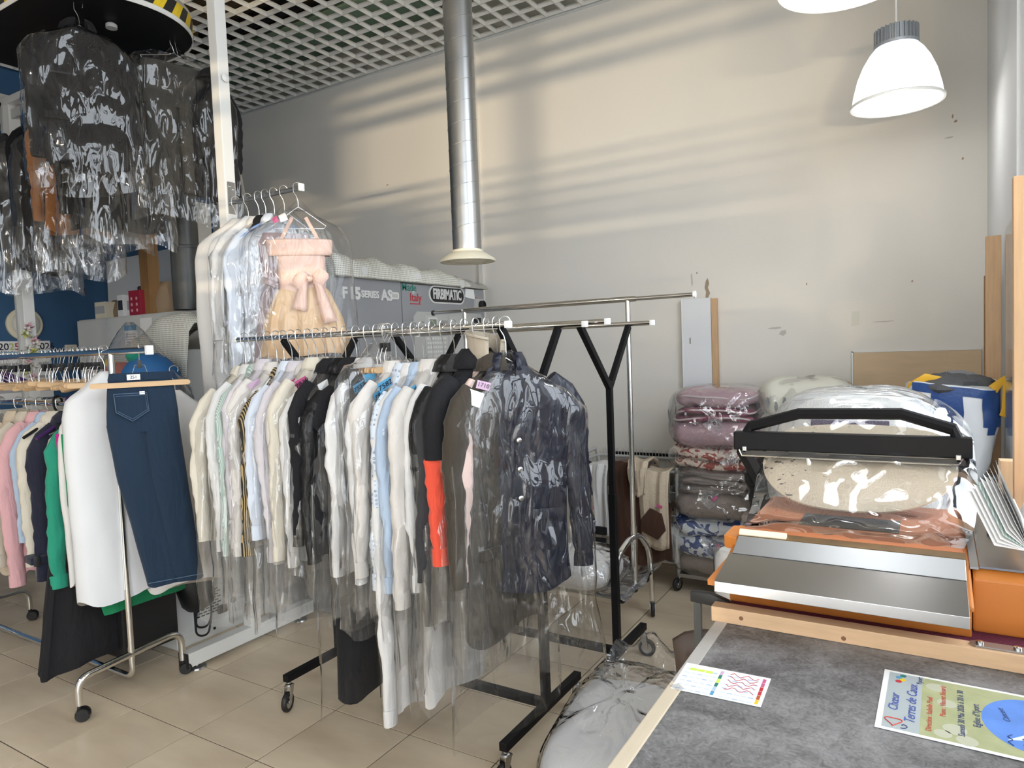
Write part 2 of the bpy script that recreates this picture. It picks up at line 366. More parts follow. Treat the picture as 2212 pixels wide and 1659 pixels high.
# pendant lamps
def lamp(loc, label, power=3.5, warm=(1.,.97,.92), grp='pendant lamps over the counter'):
    t = thing('pendant_lamp', label, 'lamp', loc, 0, grp)
    pr = [(.098,.285),(.125,.255),(.155,.205),(.182,.14),(.202,.06),(.212,0)]
    sm = M.get('lamp_shade') or mat('lamp_shade', (.95,.97,1), .25, emit=(.93,.97,1), estr=.62)
    mb = MB(); n = 96
    for q in range(2):
        rings = [[((rr+(.0018 if j % 2 else 0)-q*.003)*math.cos(2*pi*j/n), (rr+(.0018 if j % 2 else 0)-q*.003)*math.sin(2*pi*j/n), zz) for j in range(n)] for rr, zz in pr]; mb.loft(rings, False)
    mb.build('shade', sm, t)
    MB().lathe([(.208,-.004),(.219,-.006),(.221,.004),(.214,.010),(.208,.004),(.208,-.004)], 64).build('rim', 'white_plastic', t)
    gm = mat('lamp_cap', (.33,.36,.40), .45, metal=.3)
    cap = MB().lathe([(.104,.283),(.106,.298),(.092,.30),(.090,.375),(.07,.385),(0,.385)], 40).build('cap', gm, t)
    fin = None
    for k in range(28):
        a = 2*pi*k/28
        if fin is None: f_ = MB().box(.088,.104,-.0025,.0025,.298,.376).build('fin', gm, cap, smooth=False); fin = f_.data
        else: f_ = bpy.data.objects.new('fin', fin); COL.objects.link(f_); f_.parent = cap
        f_.rotation_euler = (0,0,a)
    MB().tube([(0,0,.38),(0,0,ZC-loc[2]+.1)], .005, 8).build('cable', 'white_plastic', t)
    MB().lathe([(0,.09),(.03,.10),(.042,.15),(.03,.22),(.02,.28)], 20).build('bulb', mat('bulb', (1,1,1), .3, emit=(.95,.98,1), estr=12), t)
    l = bpy.data.lights.new('lamp_light', 'POINT'); l.energy = power; l.color = warm; l.shadow_soft_size = .07
    lo = bpy.data.objects.new('lamp_light', l); COL.objects.link(lo); lo.parent = t; lo.location = (0,0,-.03)
    return t
lamp((-.142, 4.206, 2.875), 'lit ribbed white pendant lamp hanging whole against the back wall')
lamp((-.235, 2.66, 2.875), 'lit pendant lamp cut off by the top edge of the photo')
# more of the same lamps hang over the front of the shop, behind and left of the viewer
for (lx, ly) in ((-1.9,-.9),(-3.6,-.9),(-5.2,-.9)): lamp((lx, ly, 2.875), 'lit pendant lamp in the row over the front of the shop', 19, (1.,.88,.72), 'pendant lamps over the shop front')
# ---------------------------------------------------------------- garments
def cloth(name, col, rough=.85, var=.06, vs=5, bump=.25, bs=350, sheen=.15): return mat(name, col, rough, var=var, vscale=vs, bump=bump, bscale=bs, sheen=sheen, spec=.25, wrinkle=.38)
CL = dict(white=(.70,.69,.68), cream=(.68,.63,.53), lilac=(.62,.585,.62), black=(.012,.012,.014), charcoal=(.035,.035,.038), grey=(.22,.22,.23), navy=(.016,.018,.035),
  teal=(.36,.48,.45), sky=(.42,.52,.66), red=(.72,.085,.045), olive=(.045,.036,.026), beige=(.60,.50,.38), pink=(.70,.40,.42), green=(.02,.27,.17), emerald=(.01,.20,.08),
  magenta=(.38,.02,.18), camel=(.36,.14,.035), mauve=(.36,.28,.30), peach=(.86,.50,.32), tulle=(.80,.52,.28), denim=(.012,.028,.055), bluewhite=(.66,.72,.82), brown=(.07,.032,.02), offwhite=(.65,.615,.58))
for k, v in CL.items(): cloth('c_'+k, v)
M['c_black'].node_tree.nodes['Principled BSDF'].inputs['Sheen Weight'].default_value = .03
mat('c_leather', (.008,.008,.009), .38, bump=.5, bscale=60, spec=.4, wrinkle=.5)
mat('c_shell', (.008,.010,.022), .36, bump=.3, bscale=25, spec=.4, wrinkle=.5)
mat('c_satin', (.80,.55,.45), .38, var=.05, bump=.1, bscale=30)
mat('nonwoven', (.70,.68,.655), .75, var=.03, vscale=3, bump=.2, bscale=500)
mat('nonwoven_white', (.74,.75,.765), .7, var=.02, vscale=3, bump=.2, bscale=500)
def striped(name, c0, c1, sc, axis=0):
    m = bpy.data.materials.new(name); m.use_nodes = True; n, l = _nt(m); b = n['Principled BSDF']; b.inputs['Roughness'].default_value = .85
    tc = n.new('ShaderNodeTexCoord'); w = n.new('ShaderNodeTexWave'); w.bands_direction = 'XYZ'[axis]; w.inputs['Scale'].default_value = sc; l.new(tc.outputs['Object'], w.inputs[0])
    ramp2(m, w.outputs[0], c0, c1, b.inputs['Base Color'], .55, .7); M[name] = m
striped('c_stripe', (.02,.018,.015), (.45,.33,.16), 40, 0); striped('c_tealstripe', (.34,.46,.42), (.62,.70,.66), 60, 0)
def dotted(name, c0, c1, sc):
    m = bpy.data.materials.new(name); m.use_nodes = True; n, l = _nt(m); b = n['Principled BSDF']; b.inputs['Roughness'].default_value = .85
    tc = n.new('ShaderNodeTexCoord'); v = n.new('ShaderNodeTexVoronoi'); v.inputs['Scale'].default_value = sc; v.inputs['Randomness'].default_value = .35; l.new(tc.outputs['Object'], v.inputs[0])
    r = ramp2(m, v.outputs['Distance'], c0, c1, b.inputs['Base Color'], .28, .34); e = r.color_ramp.elements.new(.18); e.color = (*c1,1); e = r.color_ramp.elements.new(.10); e.color = (*c0,1); r.color_ramp.elements[0].color = (*c0,1); M[name] = m
dotted('c_rings', (.10,.14,.22), (.62,.68,.76), 55)
for nm, c in (('tag_pink', (.55,.10,.25)), ('tag_paleviolet', (.60,.42,.58)), ('tag_blue', (.09,.33,.55)), ('tag_white', (.85,.85,.85))): mat(nm, c, .7)
mat('ink', (.015,.012,.03), .8)
def interp(prof, m):
    A = np.array(prof, float); z = A[:,0]; d = np.r_[0, np.cumsum(np.abs(np.diff(z))+np.abs(np.diff(A[:,1]))*.8)]
    # denser near the shoulder
    q = np.linspace(0, 1, m)**1.25*d[-1]
    return [[np.interp(s_, d, A[:,k]) for k in range(A.shape[1])] for s_ in q]
def body(prof, n=30, m=22, folds=5, amp=.012, seed=0, px=.75, hem=.012, jit=.004, caps=False):
    """closed tube of cloth: prof rows = z, half width, half thickness, centre x, centre y"""
    rows = interp([(*r, 0, 0)[:5] for r in prof], m); z0, z1 = rows[0][0], rows[-1][0]; rings = []
    ph = seed*1.7; R = random.Random(seed); k1, k2 = folds, folds*2+1
    for i, (z, w, t, cx, cy) in enumerate(rows):
        s_ = (z0-z)/(z0-z1+1e-9); ring = []
        for j in range(n):
            a = 2*pi*j/n; c, s = math.cos(a), math.sin(a)
            x = w*math.copysign(abs(c)**px, c); y = t*math.copysign(abs(s)**.8, s)
            f = amp*min(1, s_*1.4)*(math.sin(k1*a+ph+s_*1.3)+.5*math.sin(k2*a+ph*2.1-s_))
            y += f*abs(s)**.5; x += f*.35*c
            q = nz(x*9+seed, y*20+seed*3, z*5)
            x += jit*q; y += jit*1.6*nz(x*11-seed, z*7, seed)
            zz = z+(hem*math.sin(3*a+ph)*s_**4 if hem else 0)
            ring.append((cx+x, cy+y, zz))
        rings.append(ring)
    return MB().loft(rings, caps)
def hanger(t, W_, zn=-.16, zs=-.30, m='wire', r=.0021, hook_r=.021, white=False, sx=0):
    # hook sits over the rail (rail centre at z = 0)
    pts = [(hook_r*math.cos(a), 0, hook_r*math.sin(a)-.002) for a in np.linspace(-.6, pi, 12)]
    pts = [(sx+p[0], p[1], p[2]) for p in pts]+[(sx-.020,0,-.03),(sx-.006,0,-.055),(sx,0,-.08),(sx,0,zn+.02)]
    MB().tube(pts, r, 6).build('hook', m, t)
    w2 = W_*.86
    MB().tube([(0,0,zn+.02),(-.03,0,zn),(-w2,0,zs+.01),(-w2+.01,0,zs-.005),(w2-.01,0,zs-.005),(w2,0,zs+.01),(.03,0,zn),(0,0,zn+.02)], r*1.1, 6, False).build('hanger_wire', m, t)
def sleeve(t, m, side, W_, T_, zs, sl, seed, thick=.048, swing=.02, fwd=0.0, cuff=None):
    R = random.Random(seed*7+side); P_ = [(side*(W_-.075), 0, zs+.075), (side*(W_-.03), 0, zs+.02), (side*(W_+.005), fwd*.2, zs-.05)]
    k = 20
    for i in range(1, k+1):
        s = i/k; P_.append((side*(W_+.012+swing*s+.008*math.sin(3*s+seed)), fwd*(.2+.8*s)+.01*math.sin(4*s+seed*2), zs-.05-(sl-.05)*s))
    rr = [thick*.72, thick*1.05, thick*1.1]+[thick*(1.05-.42*(i/k))*(1+.06*math.sin(i*2.3+seed)) for i in range(1, k+1)]
    mb = MB().tube(P_, rr, 18, True, sq=.62, up=(0,1,0)).jitter(.010, 14, seed*1.3).jitter(.005, 38, seed)
    o = mb.build('sleeve', m, t)
    if cuff:
        e = Vector(P_[-1]); MB().tube([e+Vector((0,0,.035)), e+Vector((0,0,.03)), e+Vector((0,0,-.03)), e+Vector((0,0,-.032))], [rr[-1]*1.02, rr[-1]*1.14, rr[-1]*1.14, rr[-1]*1.0], 14, True, sq=.66, up=(0,1,0)).build('cuff', cuff, o)
    return o
def collar(t, m, zn, r=.058, h=.032, lap=0):
    mb = MB(); n = 22; G = []
    for i in range(n):
        a = -pi/2+.35+(2*pi-.7)*i/(n-1); c, s = math.cos(a), math.sin(a)
        b = 1.0+(.25 if lap else .08)*abs(math.sin(a/2))
        G.append([(r*c*.98, r*s*.75, zn-.03), (r*c*.92, r*s*.72, zn+h*.8), (r*c*.95, r*s*.76, zn+h), (r*c*1.12*b, r*s*.95*b, zn+h*.35), (r*c*1.30*b, r*s*1.15*b, zn-.025)])
    mb.sheet(G); return mb.build('collar', m, t, thick=.003)
def cover(t, W_, T_, L_, zn=-.16, zs=-.30, m='film', seed=0, flare=.03, n=40, mm=26, top=True, jit=.012, z_top=None):
    zt = z_top if z_top is not None else zn+.05
    pr = [(zt,.018,.016),(zn+.005,.06,.05),(zn-.04,W_*.48,T_+.03),(zs+.02,W_*.90+.02,T_+.035),(zs-.05,W_+.05,T_+.035),(zs-.35,W_+.055,T_+.03),(-L_,W_+.045+flare,T_+.03)]
    mb = body(pr, n, mm, 7, .010, seed+50, .7, .03, jit)
    return mb.build('plastic_cover', m, t, ang=70)
def ticket(t, body_, m, pos, right, up, size=(.055,.032), flip=False):
    r, u = Vector(right).normalized(), Vector(up); u = (u-r*u.dot(r)).normalized(); z = r.cross(u); p = Vector(pos); w, h = size
    V = [p+r*a*w/2+u*b*h/2+z*(.004 if a*b > 0 else 0) for a, b in ((-1,-1),(1,-1),(1,1),(-1,1))]
    mb = MB().add(V+[v+z*.0008 for v in V], [(0,1,2,3),(4,5,6,7),(0,1,5,4),(1,2,6,5),(2,3,7,6),(3,0,4,7)]); o = mb.build('ticket', m, t, smooth=False)
    if body_: text(body_, h*.75, 'ink', p+z*.0062, r, u, o, 'number')
    return o
def buttons(t, m, x, y, zs, r=.0065):
    for z in zs: MB().lathe([(0,.003),(r*.7,.003),(r,.001),(r,0)], 12, (x,y,z), ax=(0,-1,0)).build('button', m, t)
def shirt(loc, label, m, L_=.98, W_=.215, T_=.022, sl=.60, rz=pi/2, seed=0, cuff=True, cov='film', covL=None, tk=None, cat='shirt', name='hung_shirt', group=None, zs=-.30, zn=-.16, thick=.044, col=True, fwd=0., hang='wire', face=False, swing=.015, hem=.02, folds=4, sleeves=True, front=True, amp=.010):
    if abs(rz-pi/2) < 1e-6 and zn == -.16: zn += random.Random(seed*5+2).uniform(-.03,.015); zs = zn-.15+random.Random(seed*3).uniform(-.02,.02)
    if abs(rz-pi/2) < 1e-6: rz += random.Random(seed*13+1).uniform(-.16,.13)
    t = thing(name, label, cat, loc, rz, group)
    hanger(t, W_, zn, zs, hang)
    pr = [(zn,.058,.040),(zn-.02,.085,.042),(zn-.05,W_*.5,T_+.018),(zs+.03,W_*.86,T_+.014),(zs-.02,W_*.97,T_+.010),(zs-.16,W_*.93,T_),(-L_*.75,W_*.90,T_),(-L_,W_*.95,T_*1.15)]
    b = body(pr, 32, 22, folds, amp, seed, .72, hem).build('body', m, t)
    if sleeves:
        for sd in (-1, 1): sleeve(t, m, sd, W_, T_, zs, sl, seed+sd, thick, swing, fwd, m if cuff else None)
    if col: collar(t, m, zn)
    if front:
        MB().bar((0,-T_-.009,zn-.06), (0,-T_*1.0-.012,-L_+.03), .030, .004, (0,-1,0)).build('placket', m, b)
        buttons(b, 'tag_white' if 'black' not in str(m) else 'c_black', 0, -T_-.014, [zn-.10-.095*k for k in range(int((L_+zn-.1)/.1))])
    if cov: cover(t, W_, T_+.006, covL or L_+.15, zn, zs, cov, seed)
    if tk: ticket(t, tk[0], tk[1], (-W_*.70, -.075, zs+.075), (.80,-.25,.45), (-.35,-.30,.85), tk[2] if len(tk) > 2 else (.055,.030))
    return t
def coat(loc, label, m, L_=1.0, W_=.235, T_=.035, sl=.62, rz=pi/2, seed=0, cov='film', covL=None, tk=None, cat='coat', name='hung_coat', lapel=True, btn='black_plastic', **k):
    t = shirt(loc, label, m, L_, W_, T_, sl, rz, seed, False, cov, covL, tk, cat, name, thick=.055, front=False, amp=.008, col=False, **k)
    zn = k.get('zn', -.16); collar(t, m, zn, .064, .040, 1)
    if lapel:
        for sd in (-1, 1):
            MB().prism([(sd*.012,-.40),(sd*.055,-.235),(sd*.10,-.22),(sd*.075,-.175),(sd*.03,-.16)], .006, (0,-T_-.014,0), (1,0,0), (0,0,1)).build('lapel', m, t, smooth=False)
            MB().box(sd*.13-.06, sd*.13+.06, -T_-.016, -T_-.006, -L_*.72-.02, -L_*.72+.02).build('pocket_flap', m, t, bevel=.003)
    MB().bar((.004,-T_-.013,-.38), (.004,-T_-.016,-L_+.02), .012, .004, (0,-1,0)).build('front_edge', m, t)
    buttons(t, btn, .03, -T_-.015, [-.45-.11*q for q in range(max(2, int((L_-.55)/.12)))], .010)
    return t
def trousers(loc, label, m, L_=1.05, W_=.17, T_=.03, rz=pi/2, seed=0, cov='film', covL=None, tk=None, name='hung_trousers', hang='wire', group=None, bar=None):
    t = thing(name, label, 'trousers', loc, rz, group)
    hanger(t, W_+.03, -.10, -.16, hang)
    body([(-.17,W_,T_),(-.21,W_*1.0,T_+.005),(-.32,W_*1.02,T_+.008),(-.42,W_*1.0,T_)], 28, 8, 3, .004, seed, .6, 0).build('seat', m, t)
    for sd in (-1, 1):
        body([(-.36,W_*.50,T_,sd*W_*.48),(-.60,W_*.46,T_*.95,sd*W_*.47),(-L_,W_*.40,T_*.85,sd*W_*.45)], 20, 14, 3, .006, seed+sd, .6, .006).build('leg', m, t)
    body([(-.165,W_*1.015,T_+.004),(-.205,W_*1.015,T_+.006)], 28, 3, 2, .001, seed, .6, 0).build('waistband', m, t)
    if cov: cover(t, W_+.03, T_, covL or L_+.2, -.10, -.17, cov, seed)
    if tk: ticket(t, tk[0], tk[1], (-W_*.7, -.06, -.2), (.9,-.3,.2), (-.2,-.2,.9))
    return t
# ---- casters, racks
def caster(parent, x, y, ztop, r=.038, rz=0., style='metal', name='caster'):
    c = bpy.data.objects.new(name, None); COL.objects.link(c); c.parent = parent
    c.location = (x, y, 0); c.rotation_euler = (0,0,rz); c.empty_display_size = .03
    return c
def wheel_parts(parent, x, y, ztop, r=.038, rz=0., style='metal'):
    """caster below a foot: fork and wheel (the wheel carries its hub)"""
    ca, sa = math.cos(rz), math.sin(rz); off = .022
    def w(p): return (x+ca*p[0]-sa*p[1], y+sa*p[0]+ca*p[1], p[2])
    f = MB()
    if style == 'metal':
        f.lathe([(.0,ztop+.002),(.011,ztop),(.011,ztop-.012),(.017,ztop-.016),(.017,ztop-.026),(.013,ztop-.03),(0,ztop-.03)], 16, (x,y,0))
        for sd in (-1, 1):
            poly = [(-.018,ztop-.022),(.018,ztop-.022),(off+.010,r-.006),(off-.010,r-.008)]
            V = [w((a, sd*.0155+e, b)) for e in (-.0012,.0012) for a, b in poly]
            f.add(V, [(0,1,2,3),(4,5,6,7),(0,1,5,4),(1,2,6,5),(2,3,7,6),(3,0,4,7)])
        V = [w((a,b,c)) for c in (ztop-.026,ztop-.020) for a, b in ((-.02,-.0165),(.02,-.0165),(.02,.0165),(-.02,.0165))]
        f.add(V, [(0,1,2,3),(4,5,6,7),(0,1,5,4),(1,2,6,5),(2,3,7,6),(3,0,4,7)])
        fk = f.build('caster_fork', 'steel', parent)
        cc = w((off,0,r)); ax = (-sa, ca, 0)
        wh = MB().lathe([(r*.62,-.0115),(r*.9,-.0115),(r,-.006),(r,.006),(r*.9,.0115),(r*.62,.0115)], 28, cc, ax=ax).build('wheel', 'black_plastic', parent)
        MB().lathe([(0,-.013),(.006,-.013),(.008,-.010),(r*.45,-.008),(r*.63,-.0105),(r*.63,.0105),(r*.45,.008),(.008,.010),(.006,.013),(0,.013)], 24, cc, ax=ax).build('hub', 'steel', wh)
    else:
        cc = w((off*.6,0,r)); ax = (-sa, ca, 0)
        f.lathe([(0,ztop),(.010,ztop),(.010,r*1.6),(0,r*1.6)], 12, (x,y,0))
        f.lathe([(r*1.08,-.006),(r*1.12,0),(r*1.08,.006)], 24, cc, ax=ax)
        f.build('caster_fork', 'black_plastic', parent)
        for sd in (-1, 1):
            o = tuple(cc[i]+ax[i]*sd*.014 for i in range(3))
            MB().lathe([(0,-.010),(r*.9,-.010),(r,-.006),(r,.006),(r*.9,.010),(0,.010)], 24, o, ax=ax).build('wheel', 'black_plastic', parent)
def y_rack(label, x0, x1, yu, ylo, yhi, zr, rails, foot=(-.34,.30), wheels=None):
    t = thing('garment_rack', label, 'garment rack', (x1, yu, 0), 0, 'black steel double rail garment racks')
    def L(p): return (p[0]-x1, p[1]-yu, p[2])
    for xx in (x0, x1):
        MB().bar(L((xx,yu,.17)), L((xx,yu,.95)), .034, .034).build('upright', 'black_metal', t, smooth=False, bevel=.002)
        MB().bar(L((xx,yu,.90)), L((xx,yu,1.50)), .028, .028).build('upright', 'black_metal', t, smooth=False, bevel=.002)
        for ye in (ylo, yhi): MB().bar(L((xx,yu,1.47)), L((xx,ye,zr-.012)), .026, .030).build('arm', 'black_metal', t, smooth=False, bevel=.002)
        ft = MB().bar(L((xx,yu+foot[0],.155)), L((xx,yu+foot[1],.155)), .036, .034).build('foot', 'black_metal', t, smooth=False, bevel=.003)
        for k, fy in enumerate((foot[0]+.02, foot[1]-.02)):
            wheel_parts(t, xx-x1, fy, .139, .046, (wheels or {}).get((round(xx,2),k), -pi/2+.3*k))
    MB().bar(L((x0,yu,.165)), L((x1,yu,.165)), .034, .034).build('crossbar', 'black_metal', t, smooth=False, bevel=.002)
    for (ya, xa, xb) in rails:
        o = MB().tube([L((xa,ya,zr)), L((xb,ya,zr))], .0125, 16).build('rail', 'chrome', t)
        for xe, sg in ((xa,-1),(xb,1)): MB().box(xe-x1-(.006 if sg > 0 else .016), xe-x1+(.016 if sg > 0 else .006), ya-yu-.014, ya-yu+.014, zr-.014, zr+.014).build('end_cap', 'white_plastic', o, bevel=.004)
    return t
RZ = 1.772
y_rack('black steel rack loaded with bagged garments', -2.62, -1.405, 2.50, 2.25, 2.73, RZ, [(2.25,-2.955,-1.375),(2.73,-2.90,-1.28)], (-.35,.31), {(-2.62,0):-1.2, (-1.41,0):-1.75, (-1.41,1):-1.4})
y_rack('empty black steel rack standing behind the loaded rack', -2.40, -1.328, 3.10, 2.79, 3.37, RZ+.008, [(2.79,-2.75,-1.20),(3.37,-2.70,-1.205)], (-.24,.37), {(-1.33,0):.3, (-1.33,1):.1})
# ---- rack 1 load; x along the front rail, seen edge-on from the viewer
RY = 2.25
S = lambda x: (x, RY, RZ+.013)
shirt(S(-2.90), 'cream jacket in clear cover at the far end of the loaded rack', 'c_cream', .95, .235, .03, .62, seed=1, cuff=False, cov='film', covL=1.35, tk=('6 25', 'tag_pink', (.05,.03)), cat='jacket', name='bagged_jacket')
shirt(S(-2.845), 'white shirt with wide cuff next to the cream jacket', 'c_white', 1.02, .215, .02, .66, seed=2, covL=1.2, tk=('25', 'tag_paleviolet', (.04,.03)), name='bagged_shirt')
shirt(S(-2.785), 'teal green striped shirt in clear plastic', 'c_tealstripe', 1.0, .21, .02, .67, seed=3, covL=1.25, name='bagged_shirt')
shirt(S(-2.73), 'pale lilac blouse with long pleated sleeve', 'c_lilac', .95, .22, .022, .64, seed=4, covL=1.3, tk=(None, 'tag_paleviolet', (.06,.03)), cat='blouse', name='bagged_blouse')
shirt(S(-2.67), 'off-white shirt hanging just behind the gold striped sleeve', 'c_offwhite', 1.0, .215, .02, .68, seed=5, covL=1.2, name='bagged_shirt')
shirt(S(-2.62), 'black blouse with thin gold stripes', 'c_stripe', .95, .20, .02, .62, seed=6, cuff=True, covL=1.28, tk=(None, 'tag_pink', (.04,.025)), cat='blouse', name='bagged_blouse')
shirt(S(-2.565), 'pale blue grey shirt beside the gold striped blouse', 'c_bluewhite', .92, .21, .02, .56, seed=7, covL=1.32, name='bagged_shirt')
shirt(S(-2.515), 'white shirt with blue tinged cuff in hazy plastic', 'c_lilac', 1.0, .215, .022, .67, seed=8, cov='film_heavy', covL=1.25, tk=('6771', 'tag_pink', (.06,.035)), name='bagged_shirt')
shirt(S(-2.455), 'lilac white shirt under the first pink ticket', 'c_offwhite', 1.02, .215, .022, .66, seed=9, covL=1.2, name='bagged_shirt')
shirt(S(-2.40), 'cream blouse with pointed cuff in the middle of the rack', 'c_cream', 1.0, .22, .024, .66, seed=10, covL=1.3, tk=('9819', 'tag_pink', (.055,.045)), cat='blouse', name='bagged_blouse', swing=.03)
shirt(S(-2.345), 'white blouse touching the first black jacket', 'c_white', .98, .215, .022, .64, seed=11, covL=1.1, tk=('68', 'tag_paleviolet', (.035,.04)), cat='blouse', name='bagged_blouse')
coat(S(-2.285), 'short matt black jacket beside the white blouses', 'c_black', .92, .225, .025, .60, seed=12, covL=1.05, tk=(None, 'tag_white', (.05,.035)), cat='jacket', name='bagged_jacket')
coat(S(-2.22), 'glossy black leather jacket with crinkled sleeve', 'c_leather', .95, .225, .028, .62, seed=13, cov='film', covL=1.1, tk=(None, 'tag_pink', (.05,.035)), cat='jacket', name='bagged_jacket')
coat(S(-2.155), 'very long black coat reaching almost to the floor', 'c_black', 1.60, .20, .028, .60, seed=14, cov='film_clear', covL=1.62, tk=('7557', 'tag_blue', (.06,.035)), name='bagged_long_coat')
shirt(S(-2.09), 'white pleated shirt right of the long black coat', 'c_white', 1.0, .215, .02, .67, seed=15, covL=1.2, tk=('7557', 'tag_blue', (.055,.04)), name='bagged_shirt', folds=7)
trousers(S(-2.035), 'dark grey trousers in clear plastic between white shirts', 'c_charcoal', 1.17, .17, .024, seed=16, covL=1.25, tk=(None, 'tag_blue'))
shirt(S(-1.985), 'white shirt under the blue ticket 7561', 'c_white', .98, .215, .02, .65, seed=17, covL=1.1, tk=('7561', 'tag_blue', (.065,.042)), name='bagged_shirt', folds=7)
shirt(S(-1.93), 'pearl white shirt under the blue ticket 7582', 'c_offwhite', .98, .215, .02, .66, seed=18, covL=1.15, tk=('7582', 'tag_blue', (.065,.045)), name='bagged_shirt')
shirt(S(-1.875), 'pale shirt printed with small blue rings', 'c_rings', .95, .21, .02, .65, seed=19, covL=1.15, name='bagged_shirt')
shirt(S(-1.83), 'very long white tunic with buttoned cuff low on the rack', 'c_white', 1.55, .20, .028, 1.20, seed=20, cov='film_clear', covL=1.60, name='bagged_tunic', cat='tunic', swing=.04)
shirt(S(-1.785), 'light blue shirt beside the ring printed shirt', 'c_sky', 1.05, .21, .02, .68, seed=21, covL=1.2, tk=('754', 'tag_blue', (.05,.04)), name='bagged_shirt')
shirt(S(-1.735), 'large cream white shirt with broad plain sleeve', 'c_offwhite', 1.03, .225, .028, .72, seed=22, covL=1.35, tk=(None, 'tag_blue', (.03,.03)), name='bagged_shirt', thick=.058)
shirt(S(-1.68), 'long white tunic behind the broad sleeved shirt', 'c_white', 1.48, .21, .028, .66, seed=23, cov='film_clear', covL=1.52, name='bagged_tunic', cat='tunic')
coat(S(-1.625), 'long black jacket with drooping glossy sleeve', 'c_leather', 1.08, .225, .028, .80, seed=24, covL=1.45, cat='jacket', name='bagged_jacket', swing=-.01)
coat(S(-1.575), 'dark grey wool coat beside the red jacket', 'c_charcoal', .95, .225, .028, .62, seed=25, covL=1.2, tk=('836', 'tag_pink', (.05,.035)), name='bagged_coat')
def two_tone():
    t = shirt(S(-1.52), 'red padded jacket with black shoulders', 'c_red', .86, .215, .034, .55, seed=26, cuff=True, cov='film', covL=1.12, cat='jacket', name='bagged_jacket', thick=.06, col=False, front=False)
    body([(-.15,.064,.048),(-.17,.092,.050),(-.20,.115,.058),(-.27,.19,.060),(-.32,.213,.060),(-.46,.21,.062),(-.47,.20,.058)], 32, 12, 3, .003, 27, .72, 0).build('yoke', 'c_black', t)
    for sd in (-1, 1):
        MB().tube([(sd*.14,0,-.225),(sd*.19,0,-.28),(sd*.222,0,-.35),(sd*.228,0,-.50)], [.05,.072,.076,.071], 14, True, sq=.66, up=(0,1,0)).build('sleeve_top', 'c_black', t)
    collar(t, 'c_black', -.15, .068, .05, 1)
two_tone()
t = shirt(S(-1.47), 'pale pink jacket with a raised beige felt collar', mat('c_palepink', (.66,.50,.45), .8), 1.02, .185, .022, .62, seed=28, covL=1.25, cat='jacket', name='bagged_jacket', col=False, front=False)
G = []
for i in range(26):
    a = -pi*.55+1.75*pi*i/25; rr = .058+.012*i/25
    G.append([(rr*math.cos(a)*(1+.35*k/4), rr*math.sin(a)*(1+.3*k/4), -.165+.115*math.sin(k/4*pi*.62)+.02*math.sin(a)) for k in range(5)])
MB().sheet(G).build('collar', cloth('c_felt', (.40,.345,.27)), t, thick=.005)
coat(S(-1.425), 'long olive brown coat behind the navy raincoat', 'c_olive', 1.20, .235, .034, .64, seed=29, cov='film_clear', covL=1.55, name='bagged_long_coat')
# the navy raincoat in front, turned to face the viewer
rc = coat((-1.385, RY, RZ+.013), 'navy raincoat in shiny clear plastic turned to face the room', 'c_shell', 1.02, .235, .05, .66, rz=math.radians(38), seed=31, cov=None, cat='raincoat', name='bagged_raincoat', btn='steel', swing=.03)
cover(rc, .25, .075, 1.36, -.16, -.30, film('film_shiny', 1.3, .004, scale=9, base=.06, rough=.03, strength=1.0, stretch=(1.8,1.8,.6)), 31, .05, 56, 40, jit=.022)
ticket(rc, '1710', 'tag_paleviolet', (-.10,-.118,-.235), (.9,-.1,-.25), (.2,0,1), (.05,.03)); ticket(rc, None, 'tag_white', (-.135,-.118,-.28), (.9,-.1,-.35), (.3,0,1), (.06,.055))
# clamp hangers with wooden jaws among the hooks
def clamp(loc, rz, label, grp, w=.30, m='wood_light', hookm='wire', tilt=0):
    t = thing('clamp_hanger', label, 'hanger', loc, rz, grp)
    hk = .020
    pts = [(0, hk*math.cos(a), hk*math.sin(a)) for a in np.linspace(-.5, pi, 11)]+[(0,-.018,-.03),(0,-.004,-.05),(0,0,-.075)]
    MB().tube(pts, .002, 6).build('hook', hookm, t)
    MB().tube([(-.035,0,-.16),(-.03,.006,-.12),(-.02,0,-.085),(.02,0,-.085),(.03,.006,-.12),(.035,0,-.16)], .0018, 6).build('spring_frame', hookm, t)
    MB().box(-.010,.010,-.006,.006,-.10,-.062).build('clip', 'black_plastic', t, bevel=.002)
    for sd in (-1, 1):
        n = 8; pl = [(-w/2+.012-.012*math.cos(q), .012*math.sin(q)) for q in np.linspace(-pi/2, pi/2, n)]+[(w/2-.012+.012*math.cos(q), .012*math.sin(q)) for q in np.linspace(pi/2, -pi/2, n)]
        MB().prism([(a, b-.175) for a, b in pl], .009, (0, sd*.006+.0045, 0), (1,0,0), (0,0,1)).build('wooden_jaw', m, t, smooth=False)
    return t
for k, xx in enumerate((-2.005, -1.99, -1.97)):
    clamp((xx, RY, RZ+.0135), pi/2+.12*k, ('wooden clamp hanger among the bagged shirts, %s of three' % ('lowest', 'middle', 'uppermost')[k]), 'wooden clamp hangers on the loaded rack', .28, mat('wood_brown', (.33,.19,.10), .5, var=.2, vscale=8) if k == 0 else 'wood_light')
